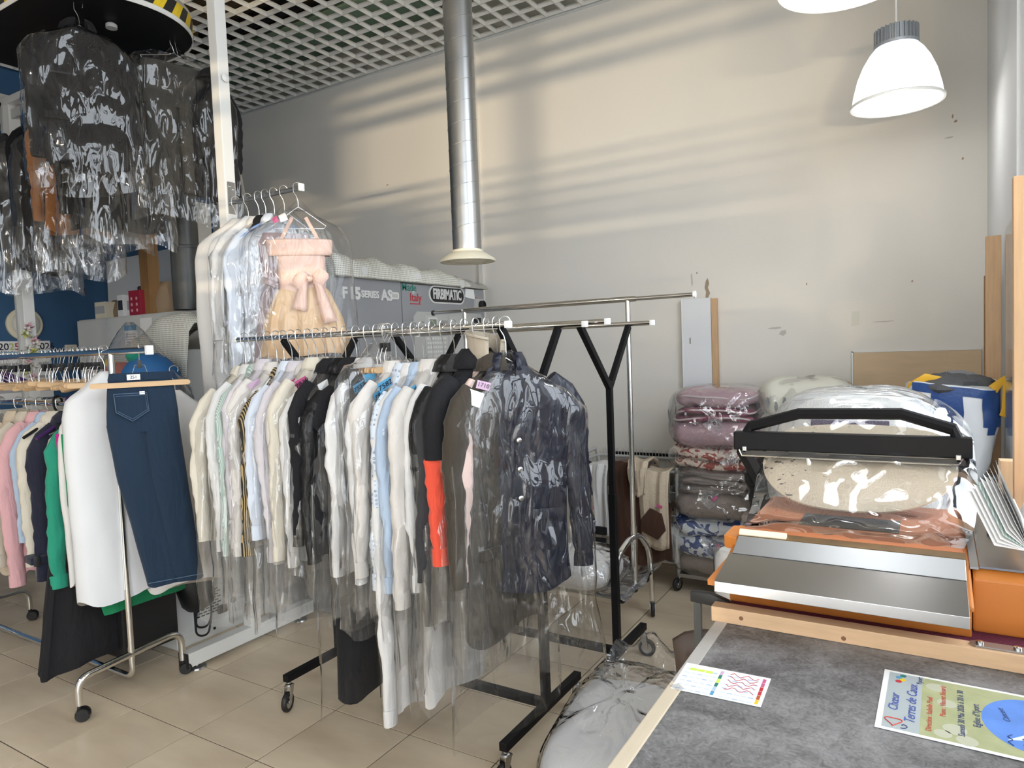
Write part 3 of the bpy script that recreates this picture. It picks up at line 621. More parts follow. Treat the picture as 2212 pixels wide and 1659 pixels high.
# ---------------------------------------------------------------- overhead conveyor on its white stand
CZ = 3.605
cv = thing('garment_conveyor', 'overhead oval garment conveyor with yellow and black striped rim on a white post', 'conveyor', (-3.44, 2.61, 0))
def W4(mb, name, m, **k): return mb.build(name, m, cv, True, **k)
W4(MB().box(-3.475,-3.405,2.575,2.645,.10,ZC-.01), 'post', 'white_metal', smooth=False, bevel=.004)
W4(MB().box(-3.49,-3.47,2.60,2.62,3.23,3.25).lathe([(.0,0),(.022,.002),(.024,.01),(.012,.016),(0,.018)], 16, (-3.40,2.61,3.26), ax=(1,0,0)), 'bolt', 'white_metal')
ft = W4(MB().box(-3.475,-3.405,2.17,3.05,.028,.105), 'foot', 'white_metal', smooth=False, bevel=.003)
MB().box(-3.477,-3.403,2.158,2.171,.026,.107).build('end_cap', 'black_plastic', ft, smooth=False, bevel=.003).location = (3.44,-2.61,0)
for yy in (2.24, 2.96): W4(MB().lathe([(.0,.028),(.012,.028),(.012,.012),(.045,.008),(.05,0),(0,0)], 24, (-3.44,yy,0)), 'levelling_foot', 'steel')
W4(MB().box(-3.405,-3.399,2.585,2.635,2.50,2.68), 'bracket', 'steel', smooth=False)
for dz in (2.655,2.64): W4(MB().lathe([(0,0),(.006,0),(.006,.004),(0,.005)], 10, (-3.399,2.60 if dz > 2.65 else 2.622,dz), ax=(1,0,0)), 'screw', 'chrome')
# oval track: end bend centred at (-4.05, 2.35)
def oval(rad, x_end=-9.0, n=28):
    pts = [(x_end, 2.35-rad)]+[(-4.08+rad*math.sin(a), 2.35-rad*math.cos(a)) for a in np.linspace(0, pi, n)]+[(x_end, 2.35+rad)]
    return pts
def band(rad, z0, z1, m, name, x_end=-6.98, th=.004):
    P_ = oval(rad, x_end); G = [[(x, y, z0) for x, y in P_], [(x, y, z1) for x, y in P_]]
    return W4(MB().sheet(G), name, m, smooth=True, thick=th)
band(.455, CZ-.005, CZ+.13, 'white_metal', 'rim')
# hazard stripes: slanted blocks on the rim's bend
mat('hazard_yellow', (.80,.56,.02), .5); mat('hazard_black', (.015,.015,.015), .5)
def P_on(s, rad):
    # arc length from the start of the bend
    L0 = pi*rad
    if s < 0: return (-4.08+s, 2.35-rad)
    if s > L0: return (-4.08-(s-L0), 2.35+rad)
    a = s/rad; return (-4.08+rad*math.sin(a), 2.35-rad*math.cos(a))
s = -1.7
k = 0
while s < 1.7:
    mb = MB(); ys = []
    for f_ in np.linspace(0, 1, 3):
        ys.append([(*P_on(s+f_*.062+sl*.05, .459), CZ+.022+sl*.085) for sl in (0, 1)])
    mb.sheet(ys); W4(mb, 'hazard_stripe', 'hazard_yellow' if k % 2 else 'hazard_black', smooth=False); s += .062; k += 1
for sg in (-1, 1): W4(MB().box(-6.98, -5.06, 2.35+sg*.33-.004, 2.35+sg*.33+.004, CZ-.035, CZ+.035), 'slotted_track', 'pale_panel', smooth=False)
for s in list(np.arange(-2.6, -.99, .05))+list(np.arange(2.05, 3.6, .05)):
    x, y = P_on(s*.99, .333 if s < .8 else .333)
    W4(MB().box(x-.006,x+.006,y-.006,y+.006,CZ-.022,CZ+.02), 'track_slot', 'dark', smooth=False)
# black cover plate under the bend
pl = [(-5.05, 2.35-.45)]+[(-4.08+.45*math.sin(a), 2.35-.45*math.cos(a)) for a in np.linspace(0, pi, 24)]+[(-5.05, 2.35+.45)]
W4(MB().prism(pl, .012, (0,0,CZ+.004)), 'cover_plate', 'black_metal', smooth=False)
W4(MB().lathe([(0,0),(.03,0),(.03,.02),(.018,.03),(0,.03)], 14, (-3.98,2.32,CZ-.025)), 'sprocket_nut', 'pale_panel')
for xx in (-5.25, -6.3): W4(MB().box(xx-.05,xx+.05,1.6,3.0,CZ+.14,CZ+.22), 'cross_beam', 'white_metal', smooth=False)
for yy in (2.02, 2.68): W4(MB().box(-6.98,-5.0,yy-.03,yy+.03,CZ+.07,CZ+.12), 'side_beam', 'white_metal', smooth=False)
W4(MB().box(-3.5,-3.41,2.3,2.60,CZ+.10,CZ+.16), 'top_arm', 'white_metal', smooth=False)
# second post of the conveyor by the blue wall
bp_ = thing('support_post', 'pale steel post in front of the blue wall carrying flower garlands', 'post', (-6.05, 2.70, 0))
MB().box(-.04,.04,-.04,.04,0,CZ+.1).build('post', 'white_metal', bp_, smooth=False, bevel=.004); MB().box(-.07,-.04,-.05,.05,0,CZ+.1).build('flange', 'pale_panel', bp_, smooth=False)
mat('petal_white', (.75,.72,.66), .7); mat('petal_yellow', (.55,.58,.15), .7); mat('petal_pink', (.70,.40,.45), .7)
R = random.Random(3)
for q in range(16):
    z = 1.98-.028*q; mm = ('petal_white','petal_white','petal_yellow','petal_white','petal_pink')[q % 5] if q != 0 else 'petal_pink'
    cx, cy = .045+R.uniform(0,.04), -.03+R.uniform(-.04,.05)
    mb = MB()
    for k in range(5):
        a = 2*pi*k/5+q; d = Vector((.3+.2*R.random(), math.cos(a), math.sin(a))).normalized(); u = d.orthogonal().normalized(); w = d.cross(u)
        c = Vector((cx, cy, z)); mb.add([c, c+d*.022+u*.013, c+d*.042, c+d*.022-u*.013], [(0,1,2,3)])
    mb.build('blossom', mm, bp_, thick=.002)
# ---- garments on the conveyor
jk = coat((-3.90, 2.10, CZ+.0), 'black suit jacket in crinkled plastic, largest garment on the conveyor', 'c_black', .86, .205, .045, .56, rz=math.radians(66), seed=41, cov=None, cat='jacket', name='conveyor_jacket', zs=-.27, zn=-.13)
cover(jk, .225, .075, .98, -.13, -.24, M['film_shiny'], 42, .02, 56, 36, jit=.02)
MB().box(-.16,-.06,-.062,-.052,-.40,-.392).build('pocket_edge', 'c_charcoal', jk, smooth=False)
st = trousers((-3.92, 2.66, CZ+.02), 'dark pinstripe suit trousers folded over a hanger on the conveyor', 'c_pin' if 'c_pin' in M else (striped('c_pin', (.035,.033,.03), (.075,.07,.06), 90, 0) or 'c_pin'), .92, .20, .04, rz=math.radians(80), seed=43, cov=None)
cover(st, .23, .055, 1.08, -.09, -.15, 'film_shiny', 44, .02, 48, 30, jit=.02)
MB().tube([(.02*math.cos(a)+.03,0,.02*math.sin(a)) for a in np.linspace(-.5,pi,10)]+[(.01,0,-.03),(.025,0,-.10)], .002, 6).build('hook', 'wire', st)
def far(x, lab, m, L_, W_, nm, cat, seed, covL, cov='film', fn=coat, zs=-.27):
    return fn((x, 2.70, CZ-.02), lab, m, L_, W_, .05, rz=math.radians(84+4*math.sin(seed)), seed=seed, cov=cov, covL=covL, name=nm, cat=cat)
far(-4.55, 'black garment hanging behind the large conveyor jacket', 'c_black', 1.02, .24, 'conveyor_coat', 'coat', 45, 1.12)
far(-4.85, 'second black coat deeper along the conveyor', 'c_leather', 1.0, .24, 'conveyor_coat', 'coat', 46, 1.12)
far(-5.20, 'camel brown coat in clear plastic on the conveyor', 'c_camel', .98, .23, 'conveyor_coat', 'coat', 47, 1.28)
far(-5.50, 'black jacket in clear plastic left of the camel coat', 'c_black', .96, .22, 'conveyor_jacket', 'jacket', 48, 1.15)
far(-5.80, 'dark grey jacket hanging lowest of the bagged conveyor garments', 'c_charcoal', 1.2, .22, 'conveyor_jacket', 'jacket', 49, 1.35)
far(-6.10, 'shiny black quilted coat at the edge of the photo', 'c_leather', 1.0, .24, 'conveyor_coat', 'coat', 50, 1.2)
blk = coat((-3.80, 2.84, CZ-.02), 'narrow black garment half hidden behind the white post', 'c_black', .92, .07, .03, .6, rz=math.radians(60), seed=51, lapel=False, cov='film_shiny', covL=1.0, name='hung_coat', cat='coat')
# ---------------------------------------------------------------- dress rail on the post
dr = MB().tube([(-3.40,2.61,2.565),(-2.835,2.61,2.565)], .0125, 16).build('dress_rail', 'galv', cv, True)
MB().box(-2.84,-2.828,2.592,2.628,2.547,2.588).build('end_plate', 'white_plastic', cv, True, bevel=.004)
DZ = 2.578
def wcover(loc, label, L_, W_, rz, seed, m='nonwoven', window=True, zs=-.27, zn=-.14, T_=.05, group=None, hang='wire', name='garment_cover', tilt=0):
    t = thing(name, label, 'garment cover', loc, rz, group); hanger(t, W_, zn, zs, hang)
    pr = [(zn+.03,.025,.025),(zn-.01,.07,.05),(zn-.05,W_*.55,T_),(zs+.02,W_*.92,T_),(zs-.06,W_*1.02,T_),(zs-.3,W_*1.05,T_*.9),(-L_,W_*.98,T_*.8)]
    b = body(pr, 36, 26, 3, .008, seed, .62, .02, .006, caps=True).build('shell', m, t, ang=60)
    MB().tube([(0,-T_-.006,zn-.08),(.004,-T_-.008,-.5),(0,-T_*.8-.012,-L_+.04)], .004, 6).build('zip', 'white_plastic', t)
    if window:
        MB().prism([(W_*.35,-.42),(W_*.80,-.44),(W_*.78,-.62),(W_*.38,-.60)], .003, (0,-T_-.012,0), (1,0,0), (0,0,1)).build('clear_window', 'film_heavy', t, smooth=False)
    return t
wcover((-3.37,2.61,DZ), 'white fabric garment cover next to the post on the dress rail', 1.18, .225, math.radians(50), 61, window=False)
wcover((-3.265,2.61,DZ), 'second white fabric garment cover on the dress rail', 1.22, .22, math.radians(56), 62, window=False, m='nonwoven_white')
shirt((-3.175,2.61,DZ), 'white jacket with dark covered button under plastic on the dress rail', 'c_white', .80, .22, .04, .5, rz=math.radians(72), seed=63, cov='film', covL=1.0, name='bagged_jacket', cat='jacket', cuff=False)
shirt((-3.12,2.61,DZ), 'sleeveless black top squeezed on the dress rail', 'c_black', .75, .20, .03, .5, rz=math.radians(78), seed=64, cov='film', covL=.95, name='bagged_blouse', cat='top', sleeves=False, front=False)
t = shirt((-3.05,2.61,DZ), 'bluish white shirt on a pale blue plastic hanger', 'c_bluewhite', .95, .215, .03, .62, rz=math.radians(66), seed=65, cov='film', covL=1.05, name='bagged_shirt')
MB().tube([(-.20,-.01,-.27),(-.12,-.012,-.205),(-.03,-.012,-.155),(.03,-.012,-.155),(.12,-.012,-.20)], .012, 10, sq=.5).build('plastic_hanger', mat('blue_plastic', (.25,.42,.80), .4), t)
t = thing('bagged_dress', 'mauve satin dress with a knotted waist beside the peach dress', 'dress', (-2.97,2.61,DZ), math.radians(60)); hanger(t, .19, -.14, -.25)
body([(-.24,.12,.03),(-.30,.15,.045),(-.48,.13,.045),(-.52,.125,.05),(-.58,.15,.05),(-.95,.20,.055)], 34, 22, 8, .016, 66, .8, .02).build('body', mat('c_mauve_s', (.30,.22,.245), .45, var=.08), t)
MB().tube([(-.13,-.05,-.50),(-.05,-.065,-.53),(.0,-.075,-.51),(.05,-.06,-.545),(.12,-.05,-.53)], .018, 8).build('knot', 'c_mauve_s', t)
cover(t, .19, .055, 1.05, -.14, -.25, 'film', 67)
# peach party dress
pd = thing('bagged_dress', 'peach party dress with a satin bow under clear plastic', 'dress', (-2.865,2.61,DZ+.0), math.radians(42)); hanger(pd, .16, -.13, -.22)
body([(-.30,.13,.05),(-.36,.128,.055),(-.52,.115,.055),(-.545,.115,.055)], 36, 10, 4, .003, 71, .8, 0).build('bodice', 'c_satin', pd)
body([(-.285,.165,.055),(-.29,.17,.062),(-.355,.168,.068),(-.37,.155,.062)], 36, 8, 3, .004, 72, .8, 0, caps=False).build('neckline_band', 'c_satin', pd)
body([(-.535,.116,.056),(-.56,.14,.07),(-.70,.20,.085),(-.90,.235,.09)], 64, 18, 13, .014, 73, .85, .012).build('skirt', mat('c_tulle2', (.74,.52,.32), .8, var=.08, vscale=14, stretch=(6,6,.5)), pd)
body([(-.525,.119,.060),(-.565,.121,.062)], 36, 3, 2, .001, 74, .8, 0).build('sash', 'c_satin', pd)
for sd in (-1, 1):
    MB().bar((sd*.10,-.02,-.295), (sd*.035,0,-.165), .018, .004, (0,-1,0)).build('strap', 'c_satin', pd)
    mb = MB(); rings = []
    for q in np.linspace(0, 1, 9):
        w = .012+.038*math.sin(pi*min(q*1.05,1))**.8; cx = .05+sd*(.008+.085*q)
        rings.append([(cx, -.085-.022*math.cos(a)*math.sin(pi*q)**.7, -.50+w*math.sin(a)+.015*sd*q) for a in (2*pi*j/10 for j in range(10))])
    mb.loft(rings).build('bow_loop', 'c_satin', pd)
    mb = MB().sheet([[(.05+sd*.012+sd*(a+.5)*.035*(1+b*1.2)+.04*b*(1 if sd > 0 else -.3), -.085-.012*math.cos(a*4)-.02*b, -.50-.20*b*(1.15 if sd > 0 else .8)+.02*a) for a in np.linspace(-.5,.5,5)] for b in np.linspace(0,1,8)]); mb.build('bow_tail', 'c_satin', pd, thick=.002)
MB().lathe([(0,-.016),(.014,-.010),(.017,0),(.014,.010),(0,.016)], 12, (.05,-.10,-.50), ax=(1,0,0)).build('bow_knot', 'c_satin', pd)
cover(pd, .215, .10, 1.0, -.13, -.24, 'film_clear', 75, .03, 48, 30)
ticket(pd, None, 'tag_pink', (-.11,-.075,-.19), (.8,-.2,.3), (0,0,1), (.03,.03)); ticket(pd, None, 'tag_white', (-.07,-.08,-.18), (.8,-.2,.3), (0,0,1), (.04,.04))
# ---------------------------------------------------------------- chrome rack on the left
LY, LZ = 1.89, 1.735
lr = thing('chrome_rack', 'chrome tube garment rack with bent feet and black twin casters', 'garment rack', (-3.44, LY, 0))
def L4(mb, name, m='chrome', **k): return mb.build(name, m, lr, True, **k)
def bend(pts, r=.06, n=7):
    out = [Vector(pts[0])]
    for i in range(1, len(pts)-1):
        p, a, b = Vector(pts[i]), Vector(pts[i-1]), Vector(pts[i+1]); d0 = (a-p).normalized(); d1 = (b-p).normalized()
        rr = min(r, (a-p).length*.49, (b-p).length*.49)
        for q in np.linspace(0, 1, n): out.append((p+d0*rr)*(1-q)**2+p*2*q*(1-q)+(p+d1*rr)*q**2)
    out.append(Vector(pts[-1])); return out
for xx in (-3.44, -5.1):
    L4(MB().tube(bend([(xx,LY-.26,.075),(xx,LY-.26,.20),(xx,LY+.27,.235 if xx > -4 else .2),(xx,LY+.27,.075)], .11), .0165, 14), 'foot')
    L4(MB().tube([(xx,LY,.19),(xx,LY,LZ)], .0155, 14), 'upright')
    for dy in (-.26,.27): wheel_parts(lr, xx+3.44, dy, .078, .031, .9, 'plastic')
L4(MB().tube(bend([(-3.44,LY,.21),(-3.44,LY,.10),(-5.1,LY,.10),(-5.1,LY,.2)], .08), .0135, 12), 'bottom_bar')
L4(MB().tube([(-3.12,LY,LZ),(-5.4,LY,LZ)], .0155, 16), 'top_rail')
L4(MB().box(-3.125,-3.105,LY-.017,LY+.017,LZ-.022,LZ+.022), 'end_cap', 'white_plastic', bevel=.004)
L4(MB().tube([(-3.47,LY,1.475),(-5.1,LY,1.475)], .0135, 16), 'lower_rail')
# clothes on the lower rail
q = lambda x: (x, LY, 1.489)
Z = dict(zs=-.20, zn=-.09, cov=None)
shirt(q(-4.41), 'beige linen shirt with a dark button cuff at the photo edge', 'c_beige', .95, .155, .03, .72, seed=81, name='hung_shirt', **Z)
shirt(q(-4.28), 'sand coloured shirt beside the pink cardigan', cloth('c_sand', (.58,.52,.43)), .9, .155, .03, .66, seed=82, name='hung_shirt', **Z)
shirt(q(-4.17), 'pink knitted cardigan on the lower rail', 'c_pink', .92, .155, .04, .74, seed=83, name='hung_cardigan', cat='cardigan', front=False, thick=.055, **Z)
shirt(q(-4.06), 'pale blue blouse peeping out by the cream jacket', 'c_sky', .7, .14, .03, .5, seed=84, name='hung_blouse', cat='blouse', **Z)
coat(q(-3.955), 'cream tailored jacket on the lower rail', 'c_cream', .86, .155, .04, .64, seed=85, name='hung_jacket', cat='jacket', btn='cream', **Z)
nv = coat(q(-3.84), 'navy trench coat with buckled sleeve strap', 'c_navy', 1.30, .155, .045, .70, seed=86, name='hung_trench_coat', **Z)
MB().box(-.245,-.15,-.05,.05,-.80,-.765).build('sleeve_strap', 'c_navy', nv, bevel=.004); MB().box(-.235,-.205,-.058,-.05,-.808,-.757).build('buckle', 'black_plastic', nv, bevel=.004)
shirt(q(-3.775), 'ivory slip dress hem showing under the trench coat', 'c_cream', 1.28, .17, .03, .5, seed=87, name='hung_dress', cat='dress', sleeves=False, front=False, **Z)
shirt(q(-3.675), 'green knitted cardigan on the lower rail', 'c_green', .80, .15, .04, .68, seed=88, name='hung_cardigan', cat='cardigan', front=False, thick=.058, **Z)
dk = thing('hung_skirt', 'long black flared skirt hanging below the green cardigan', 'skirt', q(-3.72), pi/2); hanger(dk, .2, -.10, -.16)
body([(-.5,.15,.03),(-.8,.22,.045),(-1.33,.30,.07)], 40, 20, 5, .02, 89, .8, .02).build('body', 'c_black', dk); body([(-.10,.14,.03),(-.5,.15,.03)], 30, 6, 3, .005, 90, .8, 0).build('top', 'c_black', dk)
for xx, m_, lab, zz in ((-3.60,'magenta','magenta folded cloth hanging below the white covers',-.98),(-3.55,'emerald','emerald green cloth hanging below the magenta one',-1.07)):
    t = thing('hung_cloth', lab, 'cloth', q(xx), pi/2); hanger(t, .2, -.10, -.14)
    body([(-.14,.20,.02),(-.5,.23,.02,.04),(zz,.22,.018,.06 if m_ == 'magenta' else .16)], 28, 14, 2, .006, int(-xx*100), .55, .004).build('cloth', 'c_'+m_, t)
for k in range(18):
    t = thing('wire_hanger', 'empty bright wire hanger on the lower rail', 'hanger', (-4.62-.022*k, LY, 1.489), pi/2+R.uniform(-.2,.2), 'empty wire hangers on the lower rail'); hanger(t, .2, -.10, -.19)
for k, (mm_, lab) in enumerate((('black_plastic','thick black plastic hanger on the lower rail'),('purple','purple plastic hanger on the lower rail'))):
    if mm_ == 'purple': mat('purple', (.07,.02,.14), .4)
    t = thing('plastic_hanger', lab, 'hanger', (-3.98+.13*k, LY, 1.489), pi/2+.3)
    MB().tube([(.028*math.cos(a),0,.028*math.sin(a)-.004) for a in np.linspace(-.5,pi,11)]+[(-.02,0,-.035),(0,0,-.07)], .006, 8).build('hook', mm_, t)
    MB().tube([(-.21,0,-.17),(-.1,0,-.12),(0,0,-.08),(.1,0,-.12),(.21,0,-.17)], .008, 8).build('arm', mm_, t)
# clamp hangers on the top rail
proto = None
for k in range(26):
    x = -3.52-.040*k-(.12 if k > 15 else 0); lab = 'empty wooden clamp hanger on the top chrome rail'
    rz = pi/2+R.uniform(-.55,.45); y = LY
    if proto is None: proto = clamp((x,y,LZ+.016), rz, lab, 'empty clamp hangers on the chrome rack', .32)
    else: dup(proto, (x,y,LZ+.016-R.uniform(0,.004)), rz, lab).rotation_euler[1] = R.uniform(-.14,.14)
for k in range(4):
    t = thing('plastic_hanger', 'dark purple plastic hanger crowding the far end of the top rail', 'hanger', (-4.72-.06*k, LY, LZ+.016), pi/2+.2*k-.3, 'purple hangers on the top rail')
    MB().tube([(.028*math.cos(a),0,.028*math.sin(a)-.004) for a in np.linspace(-.5,pi,11)]+[(-.02,0,-.035),(0,0,-.07)], .005, 8).build('hook', 'purple' if k % 2 else 'black_plastic', t)
    MB().tube([(-.21,0,-.18),(-.1,0,-.12),(0,0,-.08),(.1,0,-.12),(.21,0,-.18)], .007, 8).build('arm', 'purple', t)
    MB().tube([(-.21,0,-.18),(.21,0,-.18)], .006, 8).build('bar', 'purple', t)
# white covers and the jeans at the near end
wcover((-3.50, LY, LZ+.016), 'large white garment cover hanging behind the jeans', 1.24, .19, math.radians(78), 91, 'nonwoven_white', True, zs=-.26, T_=.07)
wcover((-3.40, LY+.30, LZ-.10), 'white garment cover with clear pocket right of the jeans', 1.14, .20, math.radians(66), 92, 'nonwoven', True, zs=-.22, T_=.06)
wcover((-3.585, LY-.03, LZ-.10), 'crumpled cream garment cover poking out left of the jeans', 1.02, .165, math.radians(88), 93, 'nonwoven', False, zs=-.26, T_=.03)
jn = clamp((-3.20, LY, LZ+.016), math.radians(62), 'dark blue jeans clipped in a pale wooden clamp hanger', None, .42)
jn.name = 'hung_jeans'; jn['category'] = 'jeans'
for o in list(bpy.data.objects):
    if o.parent == jn and o.name.startswith('wooden_jaw'): o.location = (0, .030*(1 if sum(v.co.y for v in o.data.vertices) > 0 else -1), .0)
mat('stitch', (.10,.16,.25), .8)
body([(-.125,.125,.022),(-.16,.135,.026),(-.22,.145,.028),(-.34,.155,.030),(-.40,.15,.028)], 30, 9, 2, .003, 95, .6, 0).build('seat', 'c_denim', jn)
for sd in (-1, 1):
    body([(-.36,.078,.030,sd*.074),(-.6,.078,.026,.02+sd*.07),(-.85,.074,.022,.055+sd*.06),(-1.15,.072,.020,.095+sd*.05)], 22, 18, 3, .005, 96+sd, .6, .004).build('leg', 'c_denim', jn)
    MB().bar((.095+sd*.05-.07,-.026,-1.125), (.095+sd*.05+.07,-.026,-1.125), .003, .002, (0,-1,0)).build('hem_stitch', 'stitch', jn)
body([(-.12,.128,.025),(-.155,.137,.029)], 30, 3, 1, .001, 97, .6, 0).build('waistband', 'c_denim', jn)
pk = MB().prism([(-.115,-.215),(.02,-.215),(.025,-.30),(-.045,-.345),(-.11,-.30)], .004, (0,-.034,0), (1,0,0), (0,0,1)).build('back_pocket', 'c_denim', jn, smooth=False)
MB().tube([(-.115,-.0395,-.215),(.02,-.0395,-.215),(.025,-.0395,-.30),(-.045,-.0395,-.345),(-.11,-.0395,-.30),(-.115,-.0395,-.215)], .0016, 5, False).build('stitching', 'stitch', pk)
MB().tube([(-.108,-.0395,-.225),(.014,-.0395,-.225),(.018,-.0395,-.295),(-.045,-.0395,-.335),(-.103,-.0395,-.295)], .0012, 5, False).build('stitching', 'stitch', pk)
MB().box(-.01,.012,-.0405,-.039,-.222,-.208).build('pocket_tab', 'tag_white', pk, smooth=False)
ticket(jn, '251', 'tag_white', (-.03,-.036,-.14), (1,0,0), (0,0,1), (.055,.026))
# ---------------------------------------------------------------- dry cleaning machine
def net_mat():
    m = bpy.data.materials.new('netting'); m.use_nodes = True; n, l = _nt(m); b = n['Principled BSDF']; b.inputs['Roughness'].default_value = .8
    tc = n.new('ShaderNodeTexCoord'); br = n.new('ShaderNodeTexBrick'); br.offset = 0.0; br.inputs['Scale'].default_value = 1.0; br.inputs['Mortar Size'].default_value = .0035
    br.inputs['Brick Width'].default_value = .014; br.inputs['Row Height'].default_value = .014; br.inputs['Color1'].default_value = br.inputs['Color2'].default_value = (.30,.29,.25,1); br.inputs['Mortar'].default_value = (.80,.79,.72,1)
    sp = n.new('ShaderNodeSeparateXYZ'); cb = n.new('ShaderNodeCombineXYZ'); l.new(tc.outputs['Object'], sp.inputs[0]); ad = n.new('ShaderNodeMath'); l.new(sp.outputs['X'], ad.inputs[0]); l.new(sp.outputs['Y'], ad.inputs[1])
    l.new(ad.outputs[0], cb.inputs[0]); l.new(sp.outputs['Z'], cb.inputs[1]); l.new(cb.outputs[0], br.inputs['Vector']); l.new(br.outputs['Color'], b.inputs['Base Color']); M['netting'] = m
net_mat()
mc = thing('dry_cleaning_machine', 'large grey dry cleaning machine with raised lettering and control panel', 'machine', (-3.2, 3.8, 0))
def W5(mb, name, m, par=None, **k): return mb.build(name, m, par or mc, True, **k)
W5(MB().box(-4.35,-3.225,3.12,4.86,0,2.15), 'body', 'grey_machine', smooth=False, bevel=.01)
W5(MB().box(-3.225,-3.20,3.10,3.815,.25,2.17), 'front_panel', 'grey_machine', smooth=False, bevel=.004)
W5(MB().box(-3.225,-3.20,3.825,4.88,.25,2.165), 'front_panel', 'grey_machine', smooth=False, bevel=.006)
mat('letter_white', (.72,.72,.70), .4)
Rt, Up = (0,1,0), (0,0,1)
for bd, sz, yc, zc, bo in (('F',.10,3.255,2.066,.004),('15',.105,3.345,2.066,.006),('SERIES',.062,3.49,2.066,.003),('AS',.10,3.655,2.066,.004)):
    text(bd, sz, 'letter_white', (-3.197,yc,zc), Rt, Up, mc, 'lettering', .006, bold=bo, world=True)
W5(MB().prism([(3.705,2.045),(3.775,2.045),(3.785,2.055),(3.785,2.085),(3.775,2.095),(3.705,2.095),(3.697,2.085),(3.697,2.055)], .006, (-3.2,0,0), (0,1,0), (0,0,1)), 'badge', 'letter_white', smooth=False)
W5(MB().box(-3.194,-3.192,3.715,3.77,2.057,2.083), 'badge_plate', 'pale_panel', smooth=False)
mat('sign_green', (.02,.20,.15), .6); mat('sign_red', (.50,.03,.04), .6)
text('Made', .075, 'sign_green', (-3.198,3.905,2.135), Rt, Up, mc, 'lettering', world=True, bold=.001); text('in', .05, 'letter_white', (-3.198,3.955,2.105), Rt, Up, mc, 'lettering', world=True)
text('Italy', .08, 'sign_red', (-3.198,3.975,2.065), Rt, Up, mc, 'lettering', world=True, bold=.001)
W5(MB().box(-3.199,-3.197,3.845,3.935,2.168,2.174), 'sign_line', 'sign_green', smooth=False); W5(MB().box(-3.199,-3.197,3.91,4.03,2.018,2.025), 'sign_line', 'sign_red', smooth=False)
def stadium(yc, zc, w, h, n=10): return [(yc+(w/2-h/2)*(1 if math.cos(a) > 0 else -1)+h/2*math.cos(a), zc+h/2*math.sin(a)) for a in (2*pi*(k+.5)/(4*n) for k in range(4*n))]
W5(MB().prism(stadium(4.36,2.10,.46,.135), .006, (-3.2,0,0), (0,1,0), (0,0,1)), 'nameplate_rim', 'letter_white', smooth=False)
W5(MB().prism(stadium(4.36,2.10,.43,.112), .002, (-3.194,0,0), (0,1,0), (0,0,1)), 'nameplate', 'black_plastic', smooth=False)
text('FIRBIMATIC', .108, 'letter_white', (-3.190,4.355,2.10), Rt, Up, mc, 'nameplate_lettering', .003, bold=.003, world=True, sx=.66)
cp = W5(MB().prism([(3.93,1.15),(4.80,1.15),(4.84,1.19),(4.84,1.92),(4.80,1.965),(3.97,1.965),(3.93,1.925)], .012, (-3.2,0,0), (0,1,0), (0,0,1)), 'control_panel', mat('panel_grey', (.48,.48,.46), .5), smooth=False)
def CP(mb, name, m, **k): return mb.build(name, m, cp, False, **k)
off = Vector((3.2,-3.8,0))
def cpb(y0, y1, z0, z1, d, name, m, bv=.002): CP(MB().box(.012,.012+d,y0-3.8,y1-3.8,z0,z1), name, m, smooth=False, bevel=bv)
cpb(4.05,4.33,1.60,1.94,.004,'key_field','pale_panel'); cpb(4.35,4.66,1.60,1.94,.004,'key_field','pale_panel')
cpb(4.09,4.20,1.83,1.925,.008,'display_frame','letter_white'); cpb(4.105,4.185,1.845,1.91,.010,'display',mat('lcd', (.20,.23,.18), .3),0)
cpb(4.23,4.33,1.845,1.905,.007,'button_row',mat('btnrow', (.34,.34,.33), .5))
for k in range(6): cpb(4.245+.013*k,4.252+.013*k,1.868,1.880,.010,'button',('sign_red','sign_green','letter_white')[k % 3],0)
for r_ in range(5):
    for c_ in range(8): cpb(4.07+.03*c_,4.09+.03*c_,1.76-.033*r_,1.775-.033*r_,.006,'button','letter_white',0)
for r_ in range(4): 
    for c_ in range(2): cpb(4.365+.025*c_,4.38+.025*c_,1.90-.03*r_,1.915-.03*r_,.007,'button','letter_white',0)
cpb(4.70,4.79,1.87,1.93,.012,'switch','black_plastic')
es = MB().lathe([(0,0),(.036,0),(.036,.02),(.02,.022),(.02,.035),(0,.035)], 20, (.012,.955,1.735), ax=(1,0,0)); CP(es, 'emergency_stop_ring', mat('estop_yellow', (.70,.48,.02), .5))
CP(MB().lathe([(.018,.03),(.034,.04),(.036,.055),(.028,.068),(0,.07)], 20, (.012,.955,1.735), ax=(1,0,0)), 'emergency_stop', mat('estop_red', (.50,.02,.015), .4))
CP(MB().lathe([(0,.0),(.02,0),(.02,.015),(0,.016)], 16, (.012,.95,1.63), ax=(1,0,0)), 'key_lock', 'black_plastic')
W5(MB().box(-3.2,-3.17,4.72,4.83,1.985,2.085), 'main_switch_box', 'pale_panel', smooth=False, bevel=.004); W5(MB().lathe([(0,.03),(.036,.03),(.036,.06),(.026,.064),(.024,.05),(0,.05)], 24, (-3.2,4.785,2.035), ax=(1,0,0)), 'main_switch', 'black_plastic')
W5(MB().prism([(4.60,2.095),(4.74,2.08),(4.725,2.16),(4.61,2.165)], .004, (-3.198,0,0), (0,1,0), (0,0,1)), 'taped_note', 'paper', smooth=False)
W5(MB().box(-3.199,-3.196,4.73,4.76,2.085,2.10), 'red_sticker', 'sign_red', smooth=False)
